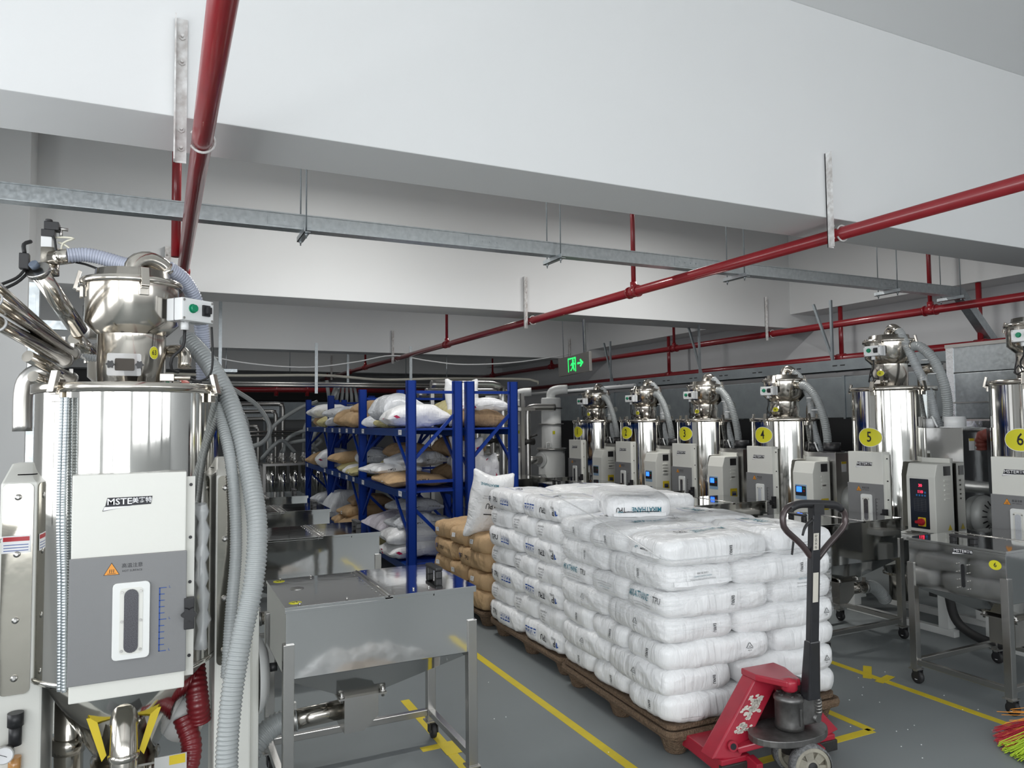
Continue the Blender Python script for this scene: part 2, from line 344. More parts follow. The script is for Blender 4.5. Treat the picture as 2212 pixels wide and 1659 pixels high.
# far, low red main
t = thing('sprinkler_main', 'dark red pipe running across the far end of the hall', 'pipe', (-1.5, 17.5, 2.38))
part('pipe_run', MB().cyl((0, 0, 0), (8, 0, 0), .06, n=14), redpipe, t)
for x in (3.9, 4.6): part('tee_fitting', MB().cyl((x, 0, -.14), (x, 0, .1), .05, n=12), redpipe, t)
for x in (1.0, 4.2, 7.0): part('hanger_rod', MB().cyl((x, 0, .05), (x, 0, 1.91), .008, n=6), galvdull, t)
t = thing('sprinkler_main', 'dark red pipe on the right wall behind the dryer loaders', 'pipe', (8.25, 4.6, 2.40))
part('pipe_run', MB().cyl((0, 0, 0), (0, 12.5, 0), .05, n=14), redpipe, t)
for y in (.45, 2.3, 6.0): part('riser', MB().cyl((0, y, 0), (0, y, .695), .03, n=10).cyl((0, y - .06, 0), (0, y + .06, 0), .062, n=12), redpipe, t)

# ---------------------------------------------------------------- galvanised cable tray on hanger rods
t = thing('cable_trunking', 'long galvanised steel cable trunking hung below the ceiling', 'cable tray', (0, 4.97, 2.9))
part('tray_body', MB().box(-2.4, 7.78, 0, .1, 0, .095), galv, t, .002)
part('tray_lid', MB().box(-2.4, 7.78, -.004, .104, .095, .103), galv, t)
for x in (-2.0, .62, 2.05, 3.95, 6.55): part('joint_plate', MB().box(x, x + .28, -.004, -.001, .015, .088).cyl((x + .05, -.004, .05), (x + .05, -.009, .05), .006, n=6).cyl((x + .11, -.004, .05), (x + .11, -.009, .05), .006, n=6).cyl((x + .17, -.004, .05), (x + .17, -.009, .05), .006, n=6).cyl((x + .23, -.004, .05), (x + .23, -.009, .05), .006, n=6), galv, t)
part('elbow', MB().prism([(7.78, .0), (7.82, .0), (8.5, -.62), (8.5, -.49), (7.86, .1), (7.78, .1)], 0, .1, XZ(0)), galv, t)
for i, x in enumerate((-.92, .86, 2.80, 4.68, 6.71, 7.72)):
    h = thing('tray_hanger', ['galvanised hanger at the left end of the cable trunking beside the pillar', 'galvanised hanger of the trunking just right of the left red pipe', 'galvanised hanger of the trunking above the blue rack', 'galvanised hanger of the trunking left of the middle red pipe', 'galvanised hanger of the trunking left of the right red riser', 'galvanised hanger at the trunking elbow by the right wall'][i], 'hanger', (x, 5.0, 2.86), 0, 'trunking hangers')
    part('cross_bar', MB().box(-.02, .02, -.13, .17, 0, .004).box(-.02, -.016, -.13, .17, 0, .035), galv, h)
    for y in (-.085, .135):
        part('threaded_rod', MB().cyl((0, y, -.03), (0, y, 1.43), .005, n=6), galvdull, h)
        part('nut', MB().cyl((0, y, -.012), (0, y, 0), .011, n=6), galv, h)

# ---------------------------------------------------------------- exit sign
t = thing('exit_sign', 'hanging steel exit sign with lit green running man and arrow', 'sign', (4.9, 8.27, 2.21), 0)
t.rotation_euler = (rad(-2.2), 0, 0)
YZ = lambda a, b, c=0: (-.022 - c, a, b)
part('sign_plate', MB().box(-.02, .02, -.4, .4, 0, .25), mat('sign_steel', (.30, .29, .27), .4, .7), t, .004)
g = MB()   # text plane: left (far) is +Y
fl = lambda a, b: YZ(-a, b, .001)
g.flat([(.02 - .15, .035), (.035 - .15, .035), (.035 - .15, .215), (.02 - .15, .215)], fl); g.flat([(-.13, .2), (.07, .2), (.07, .218), (-.13, .218)], fl); g.flat([(.05, .03), (.07, .03), (.07, .218), (.05, .218)], fl)
g.flat(ellipse(.021, .021, 14, .0, .175), fl)
g.flat([(-.035, .15), (.015, .158), (.02, .10), (-.02, .09)], fl); g.flat([(-.02, .10), (.015, .10), (.035, .055), (.018, .04), (.0, .075)], fl)
g.flat([(-.02, .10), (.0, .09), (-.055, .045), (-.075, .05), (-.07, .064), (-.055, .062)], fl); g.flat([(-.035, .15), (-.02, .14), (-.055, .11), (-.068, .12)], fl); g.flat([(.012, .155), (.015, .135), (.045, .12), (.045, .135)], fl)
g.flat([(.11, .115), (.2, .115), (.2, .14), (.11, .14)], fl); g.flat([(.19, .075), (.26, .1275), (.19, .18), (.17, .165), (.22, .1275), (.17, .09)], fl)
part('running_man_symbol', g, greenled, t)
part('hanger_chain', MB().cyl((0, .28, .25), (0, .28, 2.05), .006, n=6), galv, t)
part('hanger_rod', MB().cyl((0, -.27, .25), (0, -.27, 2.05), .02, n=8), galv, t)
# ---------------------------------------------------------------- hopper dryers
granules = mat('dark_granules_behind_glass', (.10, .10, .115), .25, 0, coat=.6, var=(420, .25, (.03, .028, .034)))
palegran = mat('pale_granules_behind_glass', (.62, .64, .68), .2, 0, coat=.6, var=(300, .3, (.45, .47, .5)))
meshm = mat('brown_filter_mesh', (.05, .04, .03), .6)
def sticker(name, t, parent, R, cx, cz, a, b, num, size, ang0):
    """number sticker wrapped round a drum of radius R; ang0 = angle from local front, positive to the right"""
    def f(x, y, off=.0015): q = ang0 + x / R; return ((R + off) * sin(q), -(R + off) * cos(q), cz + y)
    mb = MB(); K = 18
    for sc, off, mi in ((1.0, .0015, 0), (1.05, .0009, 2)):
        vs = []
        for i in range(K + 1):
            x = -a * sc * cos(pi * i / K); h = b * sc * math.sqrt(max(0, 1 - (x / (a * sc)) ** 2)); vs += [f(x, -h, off), f(x, h, off)]
        mb.add(vs, [(2 * i, 2 * i + 2, 2 * i + 3, 2 * i + 1) for i in range(K)], True, mi)
    mb.text(num, lambda x, y: f(x, y, .0025), size, 0, 0, 0, 1, .8)
    part(name, mb, [yellow, blacktxt, whitetxt], parent, label='yellow oval sticker with the number ' + num)
def logo(mb, f, s):
    """dark badge with pale lettering; s = width"""
    k = s / 1.0
    mb.flat([(-.44 * k, -.08 * k), (-.40 * k, .11 * k), (.5 * k, .11 * k), (.47 * k, -.07 * k), (.12 * k, -.08 * k)], lambda a, b: f(a, b, .0006), 0)
    mb.flat([(-.48 * k, -.17 * k), (-.455 * k, -.09 * k), (.1 * k, -.09 * k)], lambda a, b: f(a, b, .0006), 1)
    mb.flat([(-.495 * k, -.185 * k), (-.455 * k, -.075 * k), (.13 * k, -.075 * k)], lambda a, b: f(a, b, .0003), 0)
    mb.text('MSTE', lambda a, b: f(a, b, .0012), .195 * k, -.16 * k, .012 * k, 0, 1, 1.1)
    mb.text('美赛特', lambda a, b: f(a, b, .0012), .135 * k, .29 * k, .02 * k, 0, 1)
def lever_clamp(mb, ang, R, z, s=1.0):
    M = Matrix.Rotation(ang, 4, 'Z') @ Matrix.Translation((0, -R, z)) @ Matrix.Scale(s, 4)
    mb.box(-.018, .018, -.012, .0, -.075, -.03, 0, M); mb.box(-.014, .014, -.024, -.010, -.05, -.034, 0, M)
    v = [(-.015, -.022, -.045), (.015, -.022, -.045), (.015, -.036, -.04), (-.015, -.036, -.04), (-.015, -.004, .03), (.015, -.004, .03), (.015, -.018, .036), (-.015, -.018, .036)]
    mb.add(v, [(0, 1, 2, 3), (4, 7, 6, 5), (0, 4, 5, 1), (1, 5, 6, 2), (2, 6, 7, 3), (3, 7, 4, 0)], False, 0, M)
    return mb
def star_knob(mb, c, r, h, n=6, M=None):
    pts = []
    for k in range(n * 4):
        a = 2 * pi * k / (n * 4); q = r * (1 + .22 * cos(n * a)); pts.append((q * cos(a), q * sin(a)))
    return mb.prism(pts, 0, -h, lambda a, b, d: (c[0] + a, c[1] + d, c[2] + b))
def control_box(t, M, s=1.0):
    b = part('control_box', MB().box(-.085, .085, -.06, .04, -.05, .05, 0, M), whitepl, t, .006)
    part('box_seam', MB().box(-.0862, .0862, -.012, -.009, -.0512, .0512, 0, M), greytxt, b)
    part('green_button', MB().tube([M @ V((-.03, -.058, .005)), M @ V((-.03, -.078, .005))], .014, 12).tube([M @ V((-.03, -.058, .005)), M @ V((-.03, -.064, .005))], .018, 12), green, b)
    part('rocker_switch', MB().box(.02, .06, -.07, -.058, -.022, .028, 0, M).box(.027, .053, -.088, -.068, -.012, .018, 0, M), blackpl, b, .003)
    for x in (-.075, .075):
        for z in (-.04, .04): part('screw', MB().tube([M @ V((x, -.059, z)), M @ V((x, -.063, z))], .005, 8), satin, b)
    part('cable_gland', MB().tube([M @ V((-.02, 0, -.05)), M @ V((-.02, 0, -.085))], .016, 8), whitepl, b)
    part('cable', MB().tube([M @ V(p) for p in crv([(-.02, 0, -.085), (-.025, .005, -.16), (-.06, .03, -.21), (-.05, .045, -.26), (-.01, .05, -.27)], .02)], .006, 6), rubber, b)
def dryer(loc, rz, label, c):
    t = thing('hopper_dryer', label, 'hopper dryer', (*loc, 0), rz, 'stainless hopper dryers')
    R, z0, z1 = c['R'], c['z0'], c['z1']; near = c.get('near')
    N = 64 if near else 40
    part('drum', MB().lathe([(R, z0), (R, z1 - .02)], N), mirror, t)
    part('drum_bottom', MB().lathe([(R * .97, z0), (R, z0 + .001), (R, z0 + .012), (R + .004, z0 + .012), (R + .004, z0 - .004), (R * .9, z0 - .012)], N), mirror, t)
    part('discharge_cone', MB().lathe([(R * .9, z0 - .012), (.10, z0 - .36), (.085, z0 - .36)], N), mirror, t)
    part('outlet_pipe', MB().lathe([(.075, z0 - .30), (.075, .12), (.0, .12)], 24).lathe([(.12, z0 - .375), (.12, z0 - .36)], 24), warmsteel, t)
    part('drum_lid', MB().lathe([(R + .003, z1 - .035), (R + .014, z1 - .035), (R + .014, z1 - .002), (R + .008, z1), (0, z1 + .006)], N), warmsteel, t)
    for a in c.get('clamps', (-50, 50, 130, -130)): part('lid_clamp', lever_clamp(MB(), rad(a), R + .008, z1 + .005, 1.0), warmsteel, t, .002)
    # loader on top
    nr, nz, hr, hz, hx = c['nr'], c['nz'], c['hr'], c['hz'], c.get('hx', 0)
    H = thing('vacuum_loader', None, None, (hx, 0, 0)); H.parent = t
    cz = nz + (hr - nr)
    part('neck', MB().lathe([(nr + .018, z1), (nr + .018, z1 + .012), (nr, z1 + .012), (nr, nz)], 40), warmsteel, H)
    part('chamber', MB().lathe([(nr, nz), (hr, cz), (hr, hz - .01)], 48), warmsteel, H)
    part('loader_lid', MB().lathe([(hr, hz - .012), (hr + .014, hz - .012), (hr + .016, hz), (hr + .012, hz + .012), (hr - .03, hz + .02), (hr - .035, hz + .05), (0, hz + .056)], 48), warmsteel, H)
    for a in c.get('latches', (-95, 10, 120)): part('latch', lever_clamp(MB(), rad(a), hr + .004, hz + .008, .95), warmsteel, H, .002)
    if c.get('elbow', True):
        e = c['elbowdir']; p = [(0, 0, hz + .05), (0, 0, hz + .075), (e[0] * .02, e[1] * .02, hz + .10), (e[0] * .06, e[1] * .06, hz + .112), (e[0] * .11, e[1] * .11, hz + .098), (e[0] * .14, e[1] * .14, hz + .07)]
        part('elbow_pipe', MB().tube(crv(p, .015), .034, 16).tube([V(p[-2]) * .6 + V(p[-1]) * .4, p[-1]], .039, 16), warmsteel, H)
    # front casing
    x0, x1, y0, pz0, pz1, gz0, gz1 = c['plate']
    part('front_panel', MB().box(x0, x1, y0, -R * .72, pz0, pz1), cream, t, .004)
    part('side_flange', MB().box(x1, x1 + .03, y0 + .035, y0 + .04, pz0 + .03, pz1 - .02), cream, t)
    part('lower_panel', MB().box(x0 - .004, x1 + .004, y0 - .012, y0, gz0, gz1), greypc, t, .003)
    cx = (x0 + x1) / 2
    m = MB(); logo(m, lambda a, b, d=0: (cx + a - .01, y0 - .001 - d, pz1 - .098 + b), .155); part('badge', m, [blacktxt, whitetxt], t, label='black and white maker badge')
    y2 = y0 - .0125
    w = MB(); tri = [(cx - .055 - .022, gz1 - .062), (cx - .055 + .022, gz1 - .062), (cx - .055, gz1 - .024)]; tc = (cx - .055, gz1 - .049)
    w.flat([(tc[0] + (a - tc[0]) * 1.12, tc[1] + (b - tc[1]) * 1.12) for a, b in tri], lambda a, b: (a, y2, b), 1); w.flat(tri, lambda a, b: (a, y2 - .0004, b), 0)
    for k in (-1, 0, 1): w.flat([(cx - .056 + k * .006, gz1 - .056), (cx - .054 + k * .006, gz1 - .056), (cx - .053 + k * .006, gz1 - .044), (cx - .055 + k * .006, gz1 - .044)], lambda a, b: (a, y2 - .0008, b), 1)
    w.flat([(cx - .068, gz1 - .0595), (cx - .042, gz1 - .0595), (cx - .042, gz1 - .058), (cx - .068, gz1 - .058)], lambda a, b: (a, y2 - .0008, b), 1)
    w.text('高温注意', lambda a, b: (a, y2 - .0004, b), .0165, cx + .008, gz1 - .036, 0, 1); w.text('HOT SURFACE', lambda a, b: (a, y2 - .0004, b), .0095, cx + .008, gz1 - .053, 0, 1)
    part('hot_surface_notice', w, [orange, blacktxt], t)
    # sight glass
    sx, sw, s0, s1 = c['sight']; sh = s1 - s0; sc = (s0 + s1) / 2
    fr = part('sight_glass_frame', MB().prism(rrect(sw, sh, .014, 3, sx, sc), 0, -.012, XZ(y2)), whitepc, t, .002)
    part('recess', MB().prism(rrect(sw * .62, sh * .86, .012, 3, sx, sc), 0, -.0012, XZ(y2 - .0122)), cream, fr)
    sl = [(sx + a, sc + b) for a, b in [(sw * .19 * cos(rad(q)), sh * .33 + sw * .19 * sin(rad(q))) for q in range(0, 181, 20)] + [(sw * .19 * cos(rad(q)), -sh * .33 + sw * .19 * sin(rad(q))) for q in range(180, 361, 20)]]
    part('sight_glass', MB().prism(sl, 0, -.003, XZ(y2 - .0135)), c.get('gran', granules), fr)
    for q in (-1, 1):
        for zz in (-.38, 0, .38): part('screw', MB().cyl((sx + q * sw * .25, y2 - .013, sc + zz * sh), (sx + q * sw * .25, y2 - .017, sc + zz * sh), .0045, n=8), satin, fr)
    lv = MB(); lx = sx + sw * .5 + .028
    def rc(a0, a1, b0, b1): lv.flat([(a0, b0), (a1, b0), (a1, b1), (a0, b1)], lambda a, b: (a, y2 - .0006, b))
    rc(lx, lx + .004, s0 + .01, s1 - .03)
    for k in range(11): rc(lx, lx + (.024 if k % 5 == 0 else .018), s0 + .01 + (sh - .042) * k / 10, s0 + .0125 + (sh - .042) * k / 10)
    for k in (0, 5, 10): lv.text('L', lambda a, b: (a, y2 - .0006, b), .012, lx + .034, s0 + .013 + (sh - .042) * k / 10)
    part('level_scale', lv, bluetxt if near else blacktxt, t)
    kz = c['knobz']; kb = part('clamp_bracket', MB().box(x1 - .004, x1 + .03, y0 - .02, y0 + .01, kz - .055, kz + .055), blackpl, t, .003)
    part('star_knob', star_knob(MB(), (x1 + .012, y0 - .02, kz), .022, .022), blackpl, kb)
    for zz in (pz1 - .05, (pz1 + gz1) / 2 - .1, gz1 - .12, pz0 + .1): part('screw', MB().cyl((x1 + .016, y0 + .036, zz), (x1 + .016, y0 + .031, zz), .006, n=8), blackpl, t)
    for args in c['stickers']: sticker('number_sticker', None, H if args[-1] == 'neck' else t, *args[:-1])
    return t, H

# the near dryer at the left
cfg63 = dict(near=1, R=.32, z0=.70, z1=1.755, nr=.122, nz=1.952, hr=.167, hz=2.155, elbowdir=(.9, .45), clamps=(-42, 58, 150, -130), latches=(-84, 14, 130),
             plate=(-.162, .192, -.352, .67, 1.432, .73, 1.152), sight=(.022, .115, .80, 1.06), knobz=.93,
             stickers=[(.122, 0, 1.88, .019, .024, '63', .026, rad(40), 'neck'), (.32, 0, 1.60, .055, .08, '17', .09, rad(86), 'drum')])
t63, h63 = dryer((-.104, 3.242), 0, 'large near steel hopper dryer at the left with sticker 63 on its neck', cfg63)
z = 1.83
part('cleaning_window', MB().prism(rrect(.115, .085, .006, 2, -.022, z), 0, -.004, XZ(-.120)), mat('clear_cover', (.8, .8, .8), .1, 0, alpha=.35), h63)
part('filter_window', MB().prism(rrect(.066, .046, .004, 2, -.02, z), 0, -.006, XZ(-.121)), meshm, h63)
for x in (-.068, .03): part('star_knob', star_knob(MB(), (x, -.118, z), .013, .02), blackpl, h63)
control_box(h63, Matrix.Translation((.2, -.115, 2.045)) @ Matrix.Rotation(rad(38), 4, 'Z') @ Matrix.Scale(.88, 4))
part('latch_valve', MB().box(.10, .15, -.11, -.08, 1.77, 1.80).cyl((.15, -.095, 1.785), (.21, -.095, 1.785), .010, n=10), warmsteel, h63, .003)
part('coiled_cable', MB().tube(crv([(.20, -.095, 1.785), (.235, -.09, 1.77), (.25, -.09, 1.75), (.235, -.09, 1.72), (.21, -.09, 1.74), (.22, -.09, 1.77), (.25, -.09, 1.765), (.255, -.09, 1.73), (.225, -.09, 1.71), (.205, -.09, 1.73), (.23, -.09, 1.765), (.275, -.09, 1.79), (.29, -.09, 1.85), (.285, -.10, 1.99)], .012), .0045, 6), rubber, h63)
part('clear_plastic_wrap', MB().tube(crv([(.245, -.23, 1.3), (.255, -.215, 1.2), (.25, -.22, 1.05), (.26, -.21, .9), (.25, -.215, .76)], .03), lambda q: .022 + .008 * sin(q * 40), 8), mat('clear_wrap', (.85, .88, .9), .12, 0, alpha=.4, coat=.6), t63)
part('inlet_pipe', MB().tube(crv([(.13, .05, 1.90), (.17, .02, 1.90), (.19, .0, 1.88), (.19, -.01, 1.83)], .015), .026, 14), warmsteel, t63)
# conduits down the left of the drum
for x, y in ((-.205, -.27), (-.19, -.285)):
    part('metal_conduit', ridged(MB(), [(x, y, 1.70), (x - .002, y - .005, 1.3), (x + .006, y - .01, 1.05), (x + .012, y - .02, .70)], .0085, .010, .1, 8), galv, t63)
# flanking cabinets with steel inspection plates
for sx, nm in ((-1, 'left'), (1, 'right')):
    xa, xb = (-.40, -.262) if sx < 0 else (.305, .44)
    cb = part('side_cabinet', MB().prism([(-.13, .05), (-.13, 1.40), (.08, 1.46), (.20, 1.46), (.20, .05)], xa, xb, lambda a, b, d: (d, a, b)), cream, t63, .008)
    pa, pb = (-.392, -.30) if sx < 0 else (.312, .365)
    part('inspection_plate', MB().prism(rrect(pb - pa, .735, .018, 4, (pa + pb) / 2, 1.03), 0, -.004, XZ(-.131)), mat('dark_reflection_steel', (.40, .38, .33), .12, 1, bump=(4, .6)), cb)  # base colour darkened to paint in a dark brownish reflection
    for k in range(4):
        zz = .72 + .2 * k + (.03 if k > 1 else 0); m = MB().lathe([(.0, -.006), (.011, -.005), (.011, 0)], 12, ((pa + pb) / 2, -.136, zz), axis='y').cyl(((pa + pb) / 2, -.138, zz), ((pa + pb) / 2, -.144, zz), .005, n=6); part('plate_screw', m, satin, cb)
    part('vent_holes', MB().prism(rrect(.06, .004, .0019, 2, (xa + xb) / 2, 1.425), 0, -.0006, lambda a, b, d: (a, -.06, b)), blackpl, cb)
lbl = MB().box(-.392, -.305, -.1375, -.136, 1.155, 1.215).box(-.388, -.309, -.1378, -.1374, 1.196, 1.211, 1)
for k in range(3): lbl.box(-.386, -.312, -.1378, -.1374, 1.162 + .01 * k, 1.1645 + .01 * k, 2)
part('rating_label', lbl, [whitetxt, redknob, bluetxt], t63)
part('cabinet_side', MB().box(.44, .475, -.10, .18, .05, 1.40), cream, t63, .01)
part('blower_cover', MB().lathe([(.0, .05), (.10, .045), (.15, .02), (.165, 0)], 28, (.475, .02, .56), axis='x'), whitepc, t63)
part('side_knob', MB().cyl((.52, -.05, .60), (.55, -.05, .60), .018, n=12), blackpl, t63)
rg = part('pressure_regulator', MB().cyl((-.335, -.16, .50), (-.335, -.16, .565), .02, n=14).cyl((-.335, -.16, .565), (-.335, -.16, .61), .025, n=14), blackpl, t63)
part('pressure_gauge', MB().cyl((-.36, -.185, .487), (-.36, -.207, .487), .03, n=20), satin, rg); part('gauge_face', MB().cyl((-.36, -.2072, .487), (-.36, -.2085, .487), .0265, n=20), whitetxt, rg)
part('gauge_needle', MB().bar((-.375, -.2095, .495), (-.35, -.2095, .482), .003, .001), blacktxt, rg)
part('oil_bowl', MB().cyl((-.335, -.16, .40), (-.335, -.16, .46), .02, n=12), mat('amber_bowl', (.5, .25, .08), .2, 0, coat=.5), rg)
part('base_frame', MB().box(-.40, .44, -.13, .25, .0, .05).box(-.40, -.36, .21, .25, .05, 1.3).box(.40, .44, .21, .25, .05, 1.3), cream, t63)
part('support_tube', MB().cyl((-.20, .12, .12), (-.20, .12, .60), .05, n=20).cyl((-.20, .12, .34), (-.20, .12, .40), .056, n=20), warmsteel, t63)
part('outlet_flange', MB().box(-.11, .11, -.13, .10, .334, .342), warmsteel, t63)
part('outlet_tag', MB().box(.10, .21, -.145, -.14, .27, .36), mat('pale_tag', (.6, .6, .58), .4), t63)
part('tag_label', MB().box(.15, .205, -.1465, -.145, .325, .358), yellowlbl, t63)
for x in (-.085, .085): part('flange_post', MB().cyl((x, -.11, .20), (x, -.11, .334), .02, n=14), warmsteel, t63)
part('sampling_pipe', MB().cyl((0, -.20, .12), (0, -.20, .60), .046, n=24).lathe([(.046, .40), (.052, .405), (.052, .42), (.046, .425)], 24, (0, -.20, 0)), warmsteel, t63)
part('sampling_chute', MB().bar((-.02, -.20, .20), (-.16, -.24, .17), .09, .006).bar((.02, -.20, .20), (.14, -.22, .16), .09, .006), darksteel, t63)
part('yellow_guard', MB().prism([(-.12, .56), (-.09, .56), (-.055, .42), (-.07, .40)], 0, .004, XZ(-.19)), yellowlbl, t63)
part('yellow_guard', MB().prism([(.12, .56), (.09, .56), (.05, .42), (.065, .40)], 0, .004, XZ(-.19)), yellowlbl, t63)
part('red_air_hose', ridged(MB(), [(.24, .05, .62), (.25, -.02, .52), (.26, -.01, .42)], .042, .018, .05, 14), darkred, t63)
part('red_drain_hose', ridged(MB(), [(.20, .0, .44), (.23, -.05, .34), (.20, -.10, .24), (.12, -.14, .20)], .038, .018, .05, 14), darkred, t63)
part('blower_housing', MB().lathe([(0, -.06), (.08, -.05), (.085, .03), (.05, .05), (0, .05)], 24, (.2, .06, .42), axis='y'), whitepc, t63)

def hose(name, pts, r, m, label, pitch=.012, amp=.06, n=14):
    loc = V(pts[-1]); mb = ridged(MB(), pts, r, pitch, amp, n)
    return solo(name, mb, m, label, 'hose')
hose('suction_hose', [(.10, 3.42, 1.97), (.18, 3.33, 1.86), (.255, 3.22, 1.70), (.30, 3.12, 1.52), (.325, 3.02, 1.36), (.335, 2.92, 1.2), (.315, 2.85, 1.02), (.27, 2.80, .84), (.235, 2.77, .64), (.22, 2.74, .42), (.24, 2.70, .22), (.30, 2.66, .08)], .036, hosem, 'thick clear grey ribbed hose hanging down the right side of the near dryer', .014, .075, 16)
hose('suction_hose', [(.205, 3.22, 1.68), (.245, 3.10, 1.5), (.265, 3.05, 1.3), (.268, 3.02, 1.1), (.25, 2.98, .9), (.235, 2.96, .66)], .022, hosem, 'thinner ribbed hose behind the thick hose of the near dryer', .010, .06)
hose('suction_hose', [(-.36, 3.54, 2.315), (-.28, 3.55, 2.325), (-.17, 3.54, 2.30), (-.05, 3.48, 2.25), (.03, 3.45, 2.14)], .03, hoseblue, 'bluish ribbed hose from the valve cluster to the near loader head', .011, .06)
hose('suction_hose', [(.02, 3.29, 2.245), (.08, 3.34, 2.21), (.13, 3.40, 2.13), (.16, 3.46, 2.0), (.17, 3.5, 1.8)], .03, hoseblue, 'bluish ribbed hose leaving the elbow on top of the near loader', .011, .06)
hose('suction_hose', [(-.43, 3.6, 1.62), (-.42, 3.55, 1.50), (-.435, 3.5, 1.35), (-.45, 3.45, 1.1)], .022, hoselight, 'thin clear hose beside the pillar left of the near dryer', .010, .06)
hose('suction_hose', [(-.50, 2.95, 1.24), (-.53, 2.95, 1.15), (-.545, 2.95, 1.0), (-.55, 2.95, .8), (-.54, 2.95, .5)], .032, hoselight, 'clear ribbed hose at the left edge of the picture', .011, .06)

# second dryer behind it
cfgB = dict(R=.32, z0=.56, z1=1.70, nr=.122, nz=1.84, hr=.16, hz=2.02, elbowdir=(.9, .45), plate=(-.162, .192, -.352, .67, 1.40, .73, 1.13), sight=(.022, .115, .80, 1.04), knobz=.93, stickers=[])
tB, hB = dryer((-.22, 4.80), 0, 'second hopper dryer hidden behind the near one at the left', cfgB)
control_box(hB, Matrix.Translation((.235, -.05, 1.845)) @ Matrix.Rotation(rad(38), 4, 'Z') @ Matrix.Scale(.8, 4))
part('base_frame', MB().box(-.3, .3, -.25, -.2, 0, .05).box(-.3, .3, .2, .25, 0, .05).box(-.3, -.25, -.2, .2, 0, .05).box(.25, .3, -.2, .2, 0, .05).box(-.3, -.25, .2, .25, .05, .56).box(.25, .3, .2, .25, .05, .56).box(-.06, .06, -.2, .2, .05, .13), cream, tB)
hose('air_hose', [(.09, 4.56, 1.83), (.12, 4.55, 1.80), (.115, 4.55, 1.74), (.10, 4.55, 1.70)], .045, redhose, 'red ribbed hose bend behind the neck of the near dryer', .02, .05)
cb = thing('side_cabinet', 'cream control cabinet of the second dryer half hidden behind the hoses', 'cabinet', (.36, 4.6, 0)); part('cabinet_body', MB().box(-.14, .12, -.1, .2, 0, 1.30), cream, cb, .01); part('door_seam', MB().box(-.142, .122, -.102, -.1, 1.1, 1.104), greytxt, cb)

